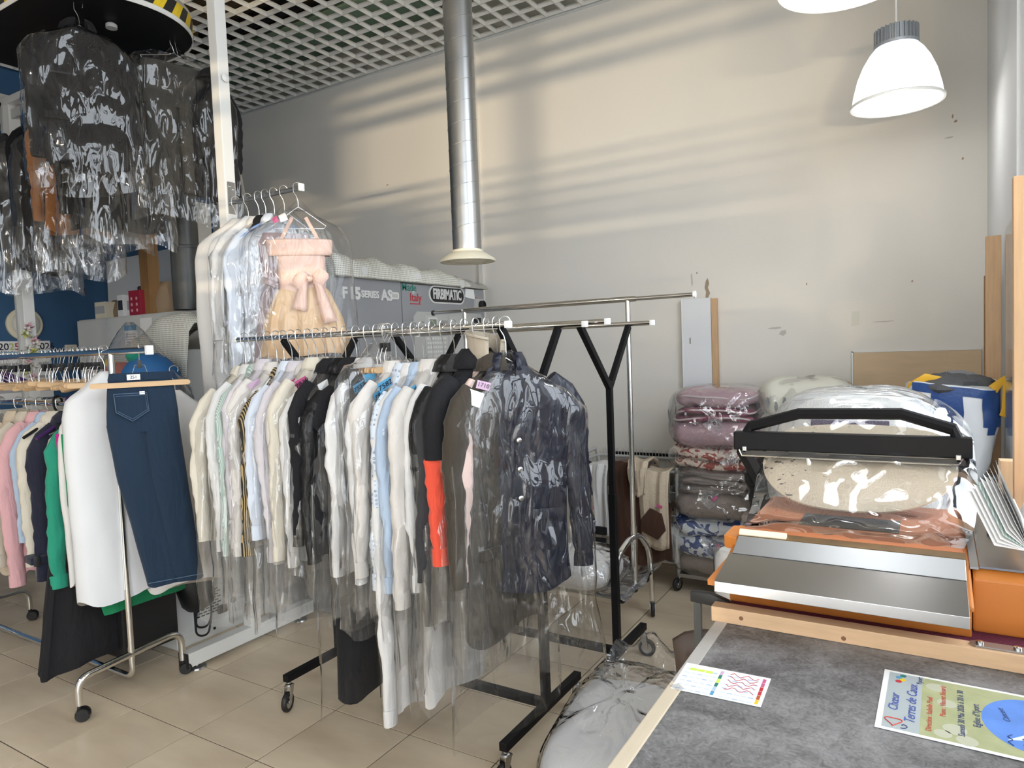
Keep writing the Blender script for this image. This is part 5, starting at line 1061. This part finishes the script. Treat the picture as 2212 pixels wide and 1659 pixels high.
# ---------------------------------------------------------------- counter
def stone():
    m = bpy.data.materials.new('counter_laminate'); m.use_nodes = True; n, l = _nt(m); b = n['Principled BSDF']; b.inputs['Roughness'].default_value = .42
    tc = n.new('ShaderNodeTexCoord'); t = n.new('ShaderNodeTexNoise'); t.inputs['Scale'].default_value = 9; t.inputs['Detail'].default_value = 9; t.inputs['Roughness'].default_value = .62; t.inputs['Distortion'].default_value = .6; l.new(tc.outputs['Object'], t.inputs[0])
    t2 = n.new('ShaderNodeTexNoise'); t2.inputs['Scale'].default_value = 70; t2.inputs['Detail'].default_value = 6; t2.inputs['Distortion'].default_value = 2; l.new(tc.outputs['Object'], t2.inputs[0])
    mx = n.new('ShaderNodeMix'); mx.data_type = 'FLOAT'; mx.inputs[0].default_value = .38; l.new(t.outputs[0], mx.inputs[2]); l.new(t2.outputs[0], mx.inputs[3])
    r = ramp2(m, mx.outputs[0], (.055,.054,.055), (.30,.295,.30), b.inputs['Base Color'], .36, .66); M['counter_laminate'] = m
stone()
ZK = 1.09
kt = thing('shop_counter', 'shop counter with mottled grey laminate top and pale wooden edge', 'counter', (.15, 1.4, 0))
def W8(mb, name, m, par=None, **k): return mb.build(name, m, par or kt, True, **k)
W8(MB().box(-.367,.70,.30,2.40,ZK-.035,ZK), 'top', 'counter_laminate', smooth=False, bevel=.001)
W8(MB().box(-.392,-.367,.30,1.15,ZK-.04,ZK+.0012), 'edge_strip', mat('edge_wood', (.62,.53,.40), .5, var=.1, vscale=8, stretch=(10,1,1)), smooth=False, bevel=.002)
W8(MB().box(-.392,-.367,1.15,2.40,ZK-.04,ZK+.0012), 'edge_strip', mat('edge_tape', (.46,.44,.41), .4, var=.12, vscale=30), smooth=False, bevel=.002)
for xx in (-.33,.66):
    for yy in (.38, 2.30): W8(MB().box(xx-.025,xx+.025,yy-.025,yy+.025,0,ZK-.035), 'leg', 'black_metal', smooth=False)
W8(MB().box(-.33,.67,.40,.42,.15,ZK-.035), 'front_panel', 'pale_panel', smooth=False)
bt = thing('counter_batten', 'pine batten fixed across the counter top with a steel bracket', 'batten', (-.40, 1.442, ZK))
MB().box(0,.98,0,.034,.0005,.032).build('timber', 'wood_pine', bt, smooth=False, bevel=.0015)
for kx, kz in ((.062,.016),(.255,.010)): MB().lathe([(0,.0003),(.003,.0003),(.0045,.0)], 12, (kx,0,kz), ax=(0,-1,0)).build('knot', mat('knot', (.22,.10,.05), .7), bt)
MB().prism([(.46,.004),(.468,-.002),(.62,-.002),(.62,.022),(.468,.022),(.46,.016)], .003, (0,.010,.0325)).build('bracket', 'galv', bt, smooth=False)
for bx in (.475,.53,.595): MB().lathe([(.006,0),(.006,.004),(.003,.005),(0,.005)], 10, (bx,.020,.0355)).build('bolt', 'chrome', bt)
tag(MB().box(-.385,.62,1.478,2.12,ZK+.0003,ZK+.010).build('carpet_mat', mat('carpet', (.13,.018,.05), .95, var=.45, vscale=160, bump=1., bscale=260), None, smooth=False), 'burgundy carpet strip under the sealing machine', 'mat')
cl = thing('quick_clamp', 'black quick clamp gripping the end of the pine batten', 'clamp', (-.448,1.50,1.05))
MB().prism([(-.012,.055),(-.012,.078),(.03,.080),(.07,.068),(.098,.048),(.098,.042),(.04,.052)], .018, (0,.009,0), (1,0,0), (0,0,1)).build('jaw', 'black_plastic', cl, bevel=.003)
MB().box(-.006,.010,-.005,.005,-.30,.062).build('bar', 'dark_pipe', cl, smooth=False); MB().box(.060,.105,-.014,.014,.030,.043).build('pad', 'white_plastic', cl, bevel=.002); MB().box(-.02,.07,-.010,.010,-.14,-.10).build('lower_jaw', 'black_plastic', cl, bevel=.003)
# ---- papers lying on the counter
cd = thing('desk_calendar', 'small printed calendar card taped to the counter edge', 'calendar', (-.312, 1.178, ZK+.001), math.radians(2))
MB().box(-.074,.074,-.0525,.0525,0,.0006).build('card', 'paper', cd, smooth=False)
mat('cal_blue', (.42,.55,.80), .8); mat('cal_line', (.62,.70,.85), .8); mat('hl_yellow', (.62,.80,.12), .8); mat('pen_red', (.45,.02,.03), .8)
for k in range(2):
    xb = -.070+.072*k
    for c_ in range(5):
        for r_ in range(6):
            MB().box(xb+.002+.0115*c_,xb+.0105+.0115*c_,-.048+.0155*r_,-.0445+.0155*r_,.0006,.0008).build('week_cell', 'cal_blue' if (c_+r_+k) % 3 == 0 else 'cal_line', cd, smooth=False)
    for r_ in range(6): MB().box(xb+.0605,xb+.0660,-.047+.0155*r_,-.033+.0155*r_,.0006,.0009).build('month_tab', (('tag_blue','cal_blue','sign_green','hl_yellow','sign_green','tag_paleviolet') if k == 0 else ('hazard_yellow','can_orange','sign_red','pen_red','tag_pink','tag_pink'))[r_] if True else '', cd, smooth=False)
for q in range(3): MB().box(-.062+.014*q,-.050+.014*q,.027,.036,.0007,.0009).build('highlight', 'hl_yellow', cd, smooth=False)
for q in range(5): MB().tube([(.008+.006*j, .038-.013*q+.006*math.sin(j*1.6+q), .0009) for j in range(9)], .0006, 4).build('pen_stroke', 'pen_red', cd)
MB().prism([(-.079,-.045),(-.06,-.058),(-.052,-.046),(-.066,-.032)], .0006, (0,0,.0008)).build('tape', 'film_heavy', cd, smooth=False)
# concert poster: page top towards -x, page right towards +y
pt = thing('concert_poster', 'printed concert poster lying on the counter with blue and red lettering', 'poster', (.076, 1.250, ZK+.001), math.radians(-1))
MB().box(-.1485,.1485,-.105,.105,0,.0006).build('sheet', 'paper', pt, smooth=False)
def pbox(x0, x1, y0, y1, z, name, m): MB().box(x0,x1,y0,y1,.0006,.0006+z).build(name, m, pt, smooth=False)
pbox(-.140,-.090,-.098,.098,.0002,'header',mat('po_grey', (.42,.47,.48), .7)); pbox(-.090,.140,-.098,.098,.00022,'field',mat('po_olive', (.40,.42,.22), .7, var=.25, vscale=30))
for (a,b,r_) in ((-.06,-.08,.012),(-.045,-.06,.016),(-.055,.02,.014),(-.03,-.086,.014),(-.07,.07,.015)): MB().lathe([(0,.00035),(r_,.00035),(r_,.0002)], 16, (a,b,.0006)).build('blossom_print', mat('po_pale', (.50,.51,.38), .7, var=.1), pt)
n = 40
MB().prism([(.060+.070*math.cos(2*pi*k/n), .085*math.sin(2*pi*k/n)+.002) for k in range(n)], .0004, (0,0,.0006)).build('picture_sky', mat('po_sky', (.10,.25,.70), .7, var=.3, vscale=18), pt, smooth=False)
MB().prism([(.02,-.055),(.075,-.035),(.095,.0),(.075,.045),(.05,.06),(.07,.0)], .0006, (0,0,.0006)).build('picture_cloud', mat('po_cloud', (.75,.82,.90), .7), pt, smooth=False)
MB().prism([(.06,.075),(.11,.06),(.14,.03),(.14,.098),(.06,.098)], .0006, (0,0,.0006)).build('picture_cliff', mat('po_cliff', (.08,.10,.09), .8, var=.4, vscale=60), pt, smooth=False)
MB().prism([(.085,-.02),(.14,-.02),(.14,.03),(.11,.05)], .0007, (0,0,.0006)).build('picture_sea', mat('po_sea', (.12,.25,.42), .7), pt, smooth=False)
MB().prism([(.04,-.098),(.14,-.098),(.14,-.055),(.09,-.06)], .0007, (0,0,.0006)).build('picture_grass', mat('po_grass', (.14,.20,.07), .8, var=.4, vscale=60), pt, smooth=False)
mat('po_blue', (.06,.10,.42), .7); mat('po_red', (.55,.06,.04), .7); mat('po_navy', (.03,.05,.16), .7)
PR, PU = (0,1,0), (-1,0,0)
for s_, sz, x_, y_, m_, sh in (('Ch\u0153ur',.020,-.127,-.012,'po_blue',.3),('Terres de Caux',.021,-.103,-.004,'po_blue',.3),('Direction : Isabelle Pinel',.0115,-.078,-.026,'po_red',0),('Piano : Vincent B\u00e9nard',.0115,-.060,.026,'po_red',0),('Samedi 30 Mai 2026 \u00e0 20 h 30',.0125,-.036,.0,'po_navy',0),("Eglise d'Yport",.0135,-.016,.0,'po_navy',0),('Yport',.012,-.094,.083,'po_navy',0)):
    text(s_, sz, m_, (x_,y_,.0015), PR, PU, pt, 'printed_line', .0001, shear=sh)
text('Concert', .012, 'po_navy', (.02,.02,.0016), (0,.9,.0), PU, pt, 'signature', .0001, shear=.4).rotation_euler[2] += .2
MB().tube([(-.125+.010*math.sin(a)**3*1.2, -.075+.012*(math.cos(a)-.35*math.cos(2*a)), .0011) for a in np.linspace(0, 2*pi, 24)], .0010, 4).build('heart_mark', 'po_red', pt); MB().tube([(-.112-.006*math.cos(a)*a*.3, -.084+.006*math.sin(a)*a*.3, .0011) for a in np.linspace(0, 5, 18)], .0008, 4).build('note_mark', 'po_navy', pt)
for q, m_ in enumerate(('sign_red','hazard_yellow','tag_blue','sign_green')): MB().lathe([(0,.0006),(.005,.0006),(.005,.0002)], 10, (-.125+.006*(q % 2),.066+.008*q,.0006)).build('logo_dot', m_, pt)
for q in range(5): MB().tube([(.02+.018*q,-.07+.008*j,.0016+0*j) if j % 2 else (.026+.018*q,-.07+.008*j,.0016) for j in range(5)], .0006, 4).build('pen_stroke', 'po_navy', pt)
# ---------------------------------------------------------------- bag sealing machine
sm_ = thing('sealing_machine', 'orange tabletop film sealing machine with steel tray and raised black arm', 'sealing machine', (-.16, 1.75, ZK+.010))
def W9(mb, name, m, par=None, **k): return mb.build(name, m, par or sm_, True, **k)
zb = ZK+.010
W9(MB().prism([(1.548,zb),(2.05,zb),(2.05,1.232),(1.62,1.225),(1.535,1.205),(1.46,1.190),(1.46,1.180),(1.548,1.172)], .455, (-.388,0,0), (0,1,0), (0,0,1)), 'base', 'orange_paint', smooth=False, bevel=.004)
tm_ = mat('tray_steel', (.42,.41,.40), .22, metal=1., var=.08, vscale=12)
W9(MB().prism([(1.395,1.172),(1.397,1.193),(1.525,1.2165),(1.528,1.213),(1.401,1.188),(1.399,1.172)], .438, (-.380,0,0), (0,1,0), (0,0,1)), 'tray', tm_, smooth=False, bevel=.001)
W9(MB().prism([(1.524,1.2175),(1.585,1.240),(1.588,1.236),(1.528,1.2145)], .432, (-.374,0,0), (0,1,0), (0,0,1)), 'pressure_bar', mat('bar_steel', (.52,.54,.56), .38, metal=.9), smooth=False, bevel=.001)
W9(MB().box(-.374,.06,1.590,1.632,1.226,1.240), 'sealing_strip', mat('burnt', (.16,.09,.03), .45, var=.9, vscale=7, stretch=(2,1,1)), smooth=False)
W9(MB().lathe([(0,0),(.009,0),(.009,.10),(0,.10)], 12, (-.374,1.602,1.243), ax=(1,0,0)), 'worn_roller', 'cream')
bd = W9(MB().box(-.378,.056,1.635,2.02,1.230,1.240), 'bed', mat('bed_orange', (.62,.22,.09), .4), smooth=False)
W9(MB().box(-.27,-.06,1.735,1.85,1.2402,1.2415), 'bed_opening', mat('dark_glass', (.02,.02,.025), .2), smooth=False)
W9(MB().prism([(-.41,1.60),(-.378,1.585),(-.378,1.70),(-.41,1.69)], .03, (0,0,1.205)), 'side_ear', 'orange_paint', smooth=False, bevel=.003)
W9(MB().prism([(-.40,1.42),(-.385,1.42),(-.385,1.58),(-.40,1.58)], .012, (0,0,1.175)), 'side_lip', 'orange_paint', smooth=False)
bx = W9(MB().prism([(1.585,zb),(2.06,zb),(2.06,1.245),(1.62,1.222),(1.585,1.205)], .115, (.070,0,0), (0,1,0), (0,0,1)), 'control_box', 'orange_paint', smooth=False, bevel=.004)
W9(MB().prism([(1.605,1.2245),(2.05,1.2505),(2.05,1.2475),(1.605,1.2205)], .10, (.082,0,0), (0,1,0), (0,0,1)), 'control_top', tm_, smooth=False); W9(MB().prism([(1.595,1.2205),(2.03,1.249),(2.03,1.253),(1.595,1.2245)], .014, (.066,0,0), (0,1,0), (0,0,1)), 'guide_rail', 'steel', smooth=False)
W9(MB().lathe([(.018,0),(.018,.016),(.014,.02),(0,.02)], 20, (.125,1.84,1.234)), 'knob', 'black_plastic')
# raised arm
blk_ = 'black_metal'
W9(MB().bar((-.487,2.045,1.392), (.090,2.045,1.394), .038, .052), 'arm_bar', blk_, smooth=False, bevel=.004)
W9(MB().box(-.465,.075,2.018,2.024,1.352,1.366), 'sealing_jaw', mat('jaw_dark', (.03,.028,.026), .3, metal=.5, var=.3, vscale=40), smooth=False); W9(MB().tube([(-.47,2.019,1.368),(-.462,2.017,1.352),(.06,2.017,1.354),(.07,2.019,1.37)], .0022, 6), 'seal_wire', 'chrome')
for xs in (-.470, .073):
    W9(MB().bar((xs,2.045,1.375), (xs+(.005 if xs < 0 else -.008),2.30,1.215), .022, .045), 'side_arm', blk_, smooth=False, bevel=.003)
W9(MB().tube([(-.455,2.052,1.410),(-.445,2.055,1.432),(-.315,2.062,1.470),(-.065,2.062,1.474),(.050,2.055,1.438),(.058,2.05,1.412)], .0155, 8, sq=1.0), 'handle', blk_, smooth=False)
for xs in (-.455,.06): W9(MB().box(xs-.006,xs+.006,2.018,2.032,1.360,1.378), 'wire_terminal', 'galv', smooth=False, bevel=.002)
# ---- film web and the big wrapped bundle behind the machine
bn = thing('wrapped_bundle', 'large rounded white bundle wrapped in clear film behind the sealing machine', 'bundle', (-.215, 2.62, ZK-.09))
pillow(bn, 'duvet', mat('duvet', (.78,.76,.70), .8, bump=.4, bscale=14), (0,.02,.235), .255, .22, .235, 12, .55, 40, 20, .05)
pillow(bn, 'film_layers', film('film_bundle', 1.0, .34, scale=10, base=.06, rough=.10, stretch=(.5,2.2,2.2), hazecol=(.9,.93,.97)), (0,.0,.245), .287, .26, .262, 13, .55, 64, 30, .025)
MB().box(-.11,.11,-.262,-.245,.36,.42).build('label_strip', mat('label_violet', (.10,.08,.16), .4), bn, bevel=.003)
bt_ = thing('bundle_shelf', 'plain shelf under the wrapped bundle behind the counter', 'shelf', (-.15,2.65,0)); MB().box(-.36,.36,-.20,.28,.955,.995).build('top', 'pale_panel', bt_, smooth=False)
for sx_ in (-.33,.33):
    for sy_ in (-.17,.25): MB().box(sx_-.02,sx_+.02,sy_-.02,sy_+.02,0,.955).build('leg', 'black_metal', bt_, smooth=False)
cr = thing('cardboard_disc', 'cream cardboard shape with a curved lower edge lying under clear film', 'cardboard', (-.172, 2.03, 1.338))
def spk():
    m = bpy.data.materials.new('cream_card'); m.use_nodes = True; n, l = _nt(m); b = n['Principled BSDF']; b.inputs['Roughness'].default_value = .3
    tc = n.new('ShaderNodeTexCoord'); t = n.new('ShaderNodeTexNoise'); t.inputs['Scale'].default_value = 60; t.inputs['Detail'].default_value = 3; l.new(tc.outputs['Object'], t.inputs[0])
    t3 = n.new('ShaderNodeTexNoise'); t3.inputs['Scale'].default_value = 4; l.new(tc.outputs['Object'], t3.inputs[0]); sp = n.new('ShaderNodeSeparateXYZ'); l.new(tc.outputs['Object'], sp.inputs[0])
    ma = n.new('ShaderNodeMath'); ma.operation = 'MULTIPLY_ADD'; ma.inputs[1].default_value = -.62; l.new(sp.outputs['X'], ma.inputs[0]); l.new(t.outputs[0], ma.inputs[2])
    ramp2(m, ma.outputs[0], (.66,.56,.42), (.10,.08,.075), b.inputs['Base Color'], .735, .75); M['cream_card'] = m
spk()
V = []
for k in range(48):
    a = 2*pi*k/48; c, s = math.cos(a), math.sin(a); V.append((.232*math.copysign(abs(c)**.75, c), .205*math.copysign(abs(s)**(1.15 if s < 0 else .5), s)))
ca, sa = math.cos(math.radians(24)), math.sin(math.radians(24))
MB().prism(V, .004, (0,0,0), (1,0,0), (0,ca,sa)).build('card', 'cream_card', cr, smooth=False)
G = []
for i in range(30):
    s = i/29; y = 1.640+.66*s; z = max(1.2468, 1.338+(y-2.03)*.445+.028+.006*math.sin(s*14))
    w = .215+.045*math.sin(min(1, s*1.4)*pi/2)
    row = []
    for j in range(41):
        u = j/20-1; x = -.158+w*u
        row.append((x, y+.012*nz(u*6, s*8, 2), max(1.2445, z-.10*s*abs(u)**8+.008*nz(u*5, s*7, 1)+.004*math.sin(u*14+s*6)*s)))
    G.append(row)
tag(MB().sheet(G).build('film_web', film('film_web', 1.2, .03, scale=7, base=.12, rough=.04, strength=.9, stretch=(1,1,1)), None), 'crinkled clear film draped over the sealing machine bed', 'plastic film')
# white plate, notebook and papers at the right
tag(MB().bar((.075,2.245,1.15), (.23,2.01,1.15), .008, .11).build('white_plate', 'white_plastic', None, smooth=False), 'low white plate standing behind the control box', 'plate')
nb = thing('spiral_notebook', 'open spiral notebook with splayed pages leaning on the sealing machine', 'notebook', (.140,1.73,1.245))
S0, S1 = Vector((.0,.105,.075)), Vector((.022,-.125,.018))
for k in range(10):
    v = Vector((-.070+.0065*k, .012+.008*k, .004+.0068*k))
    MB().add([S0, S1, S1+v*.8, S0+v, S0+Vector((0,0,.0006)), S1+Vector((0,0,.0006)), S1+v*.8+Vector((0,0,.0006)), S0+v+Vector((0,0,.0006))], [(0,1,2,3),(4,5,6,7),(0,1,5,4),(1,2,6,5),(2,3,7,6),(3,0,4,7)]).build('page', 'paper' if k != 3 else 'c_tealstripe', nb, smooth=False)
for k in range(13):
    c_ = S0+(S1-S0)*(k+.5)/13; MB().tube([c_+Vector((.006*math.cos(a), 0, .006*math.sin(a))) for a in np.linspace(0, 2*pi, 10)], .0009, 5).build('ring', 'black_plastic', nb)
MB().bar(S0+Vector((.008,0,-.01)), S1+Vector((.008,0,-.01)), .016, .012).build('back_pages', 'paper', nb, smooth=False)
of = thing('orange_folder', 'orange folder with loose sheets at the photo edge', 'folder', (.195,1.80,1.25)); G = [[(.03*math.sin(j*.35)+.006*i, .012*j-.08, .02+.09*math.sin(.25+i*.28)-.003*j) for j in range(12)] for i in range(6)]
MB().sheet(G).build('cover', mat('folder_orange', (.62,.11,.02), .5), of, thick=.002); MB().sheet([[(a-.015, b, c-.006) for a, b, c in r_] for r_ in G]).build('sheets', 'paper', of, thick=.004)
# ---------------------------------------------------------------- window ledge beyond
lg = thing('window_ledge', 'grey topped window ledge beyond the counter', 'ledge', (.05,3.5,0)); MB().box(-.10,.247,-.62,.60,.955,1.0).build('top', mat('ledge_grey', (.30,.30,.31), .4, var=.1, vscale=10), lg, smooth=False); MB().box(-.08,.24,-.60,.58,0,.955).build('body', 'wall_paint', lg, smooth=False)
MB().box(.247,.252,-.62,.60,.90,1.003).build('edge_trim', 'sign_green', lg, smooth=False); MB().box(-.10,.25,.30,.315,1.0,1.006).build('joint_strip', 'white_plastic', lg, smooth=False)
tag(MB().tube(bend([(.10,3.72,1.012),(.20,3.62,1.012),(.225,3.35,1.012),(.165,3.02,1.012)], .12), .011, 10).build('white_cable', 'pale_panel', None), 'thick pale cable lying on the grey window ledge', 'cable')
sb = thing('shopping_bag', 'white and blue striped shopping bag with yellow handles on the window ledge', 'bag', (.085,3.74,1.0), 0)
def bagmat():
    m = bpy.data.materials.new('bag_weave'); m.use_nodes = True; n, l = _nt(m); b = n['Principled BSDF']; b.inputs['Roughness'].default_value = .35
    M['bag_weave'] = m; b.inputs['Base Color'].default_value = (.78,.80,.82,1)
bagmat(); mat('bag_blue', (.015,.06,.22), .35, bump=.4, bscale=60); mat('bag_yellow', (.75,.42,.03), .5)
def bagring(s):  # s 0 bottom .. 1 top
    w = .115+.065*min(1, s*1.6)**.7; d = .09+.02*s; z = .44*s
    return w, d, z
def bagpt(a, s, o=0):
    w, d, z = bagring(s); c, q = math.cos(a), math.sin(a); w += o; d += o
    return (w*math.copysign(abs(c)**.6, c)+.012*nz(a*2, s*4, 3), d*math.copysign(abs(q)**.6, q)+.012*nz(a*2, s*4, 7), z+.02*math.sin(2*a)*s)
MB().loft([[bagpt(2*pi*j/40, s) for j in range(40)] for s in np.linspace(0, 1, 16)]).build('bag_body', 'bag_weave', sb)
for a0, a1, s0, s1 in ((4.45,4.78,.40,.98),(5.35,5.70,.52,.98),(3.9,6.2,.90,.99),(5.2,6.3,.60,.93)):
    MB().sheet([[bagpt(a, s, .004) for a in np.linspace(a0, a1, 10)] for s in np.linspace(s0, s1, 8)]).build('blue_stripe', 'bag_blue', sb)
for pts in ([(-.16,-.05,.40),(-.15,-.08,.44),(-.10,-.09,.475),(-.05,-.07,.46),(-.03,-.06,.43)], [(.15,-.08,.42),(.19,-.06,.46),(.205,-.05,.40),(.20,-.07,.33),(.19,-.08,.30)]):
    MB().tube(pts, .022, 8, sq=.2, up=(0,1,0)).build('handle', 'bag_yellow', sb)
gc = thing('grey_clothes', 'crumpled dark grey clothes in the top of the shopping bag', 'clothes', (.085,3.74,1.44)); lump(gc, 'cloth', mat('marl_grey', (.085,.085,.09), .9, var=.15, vscale=60), (-.02,-.02,-.01), .12, 4, (1.05,.8,.5), 24, .35); lump(gc, 'cloth', 'marl_grey', (.08,.0,.0), .08, 9, (1.1,.8,.5), 20, .35); lump(gc, 'cloth', 'c_grey', (.02,.06,.0), .09, 12, (1.3,.6,.6), 20, .3)
bc = thing('navy_clothes', 'small heap of navy striped cloth on the window ledge', 'clothes', (.085,3.05,1.0)); lump(bc, 'cloth', mat('navy_stripe', (.03,.035,.12), .7, var=.6, vscale=25), (0,0,.05), .055, 3, (.9,1.2,.9), 20, .3); lump(bc, 'cloth', 'c_cream', (-.03,-.10,.02), .04, 5, (1,1,.6))
# planks and clear sheets by the window
tag(MB().box(.225,.285,3.93,3.965,1.0,2.115).build('upright_plank', 'wood_pine_v', None, smooth=False, bevel=.002), 'tall pine plank standing on the ledge beside the shopping bag', 'plank')
tag(MB().box(.165,.225,3.985,4.02,1.0,1.24).build('short_plank', 'wood_pine_v', None, smooth=False, bevel=.002), 'short pine board behind the shopping bag', 'plank')
tag(MB().box(.262,.292,4.70,4.73,.7,1.98).build('brown_lath', 'wood_dark', None, smooth=False), 'thin brown lath in the corner by the white wall', 'lath')
tag(MB().bar((.215,2.17,1.0), (.211,2.17,2.065), .062, .035, (0,1,0)).build('timber_post', 'wood_pine_v', None, smooth=False, bevel=.002), 'thick pine post cut off by the photo edge', 'post')
tag(MB().box(.172,.222,2.42,2.47,1.0,1.305).build('timber_block', 'wood_pine_v', None, smooth=False, bevel=.002), 'short pine block at the foot of the thick post', 'block')
pl_ = thing('window_rail', 'plain support rail under the pine post', 'rail', (.22,2.4,0)); MB().box(-.07,.10,-.30,.10,.95,.999).build('top', 'pale_panel', pl_, smooth=False); MB().box(-.06,.08,-.28,.08,0,.95).build('body', 'wall_paint', pl_, smooth=False)
tag(MB().bar((.240,2.62,1.55), (.262,3.40,1.55), .004, 1.05).build('acrylic_sheet', 'acrylic', None, smooth=False), 'clear plastic sheet leaning between the pine plank and post', 'sheet')
tag(MB().bar((.262,4.02,1.50), (.285,4.62,1.50), .004, 1.0).build('acrylic_sheet', 'acrylic', None, smooth=False), 'clear plastic sheet standing in the corner behind the plank', 'sheet')
# ---------------------------------------------------------------- floor: bagged pillow, chair
fb = thing('bagged_pillow', 'white pillow in a loose clear bag on the floor by the counter', 'pillow', (-.985, 2.30, 0), math.radians(8))
pillow(fb, 'pillow', 'nonwoven_white', (-.01,-.04,.185), .225, .38, .175, 6, .6, 36, 18, .08); pillow(fb, 'plastic_bag', 'film_wrap', (.02,0,.20), .265, .45, .20, 9, .6, 56, 26, .12)
G = [[(.02+.20*u*(1-.3*s)+.02*nz(u*3,s*4,2), .36+.30*s, .20+.16*math.sin(s*2.4)+.04*math.sin(u*5+s*3)) for u in np.linspace(-1,1,17)] for s in np.linspace(0,1,12)]
MB().sheet(G).build('bag_mouth', 'film_wrap', fb)
bc_ = thing('brown_chair', 'brown moulded chair behind the counter end', 'chair', (-.43,2.02,0))
mb = MB(); G = []
for i in range(9):
    a = -1.2+2.4*i/8; G.append([(.19*math.sin(a), -.16+.16*math.cos(a)*.4-.02*k, .48+.105*k-.02*abs(a)**3*(k == 4)) for k in range(5)])
cm = mat('chair_brown', (.075,.05,.038), .5); mb.sheet(G).build('backrest', cm, bc_, thick=.014)
MB().prism([(.19*math.copysign(abs(math.cos(a))**.6, math.cos(a)), .02+.19*math.copysign(abs(math.sin(a))**.6, math.sin(a))) for a in (2*pi*k/32 for k in range(32))], .02, (0,0,.44)).build('seat', cm, bc_)
for sx_ in (-.15,.15):
    for sy_ in (-.13,.17): MB().tube([(sx_,sy_,.44),(sx_*1.15,sy_*1.15,0)], .011, 10).build('leg', 'chrome', bc_)
cbd = thing('cardboard_roll', 'pale plastic wrapped roll standing behind the quick clamp', 'roll', (-.56,2.42,0)); MB().lathe([(.09,0),(.09,.93),(.075,.95),(0,.95)], 24).build('roll', 'paper', cbd); MB().lathe([(.098,.02),(.10,.5),(.096,.97)], 32).build('plastic_wrap', 'film_wrap', cbd)
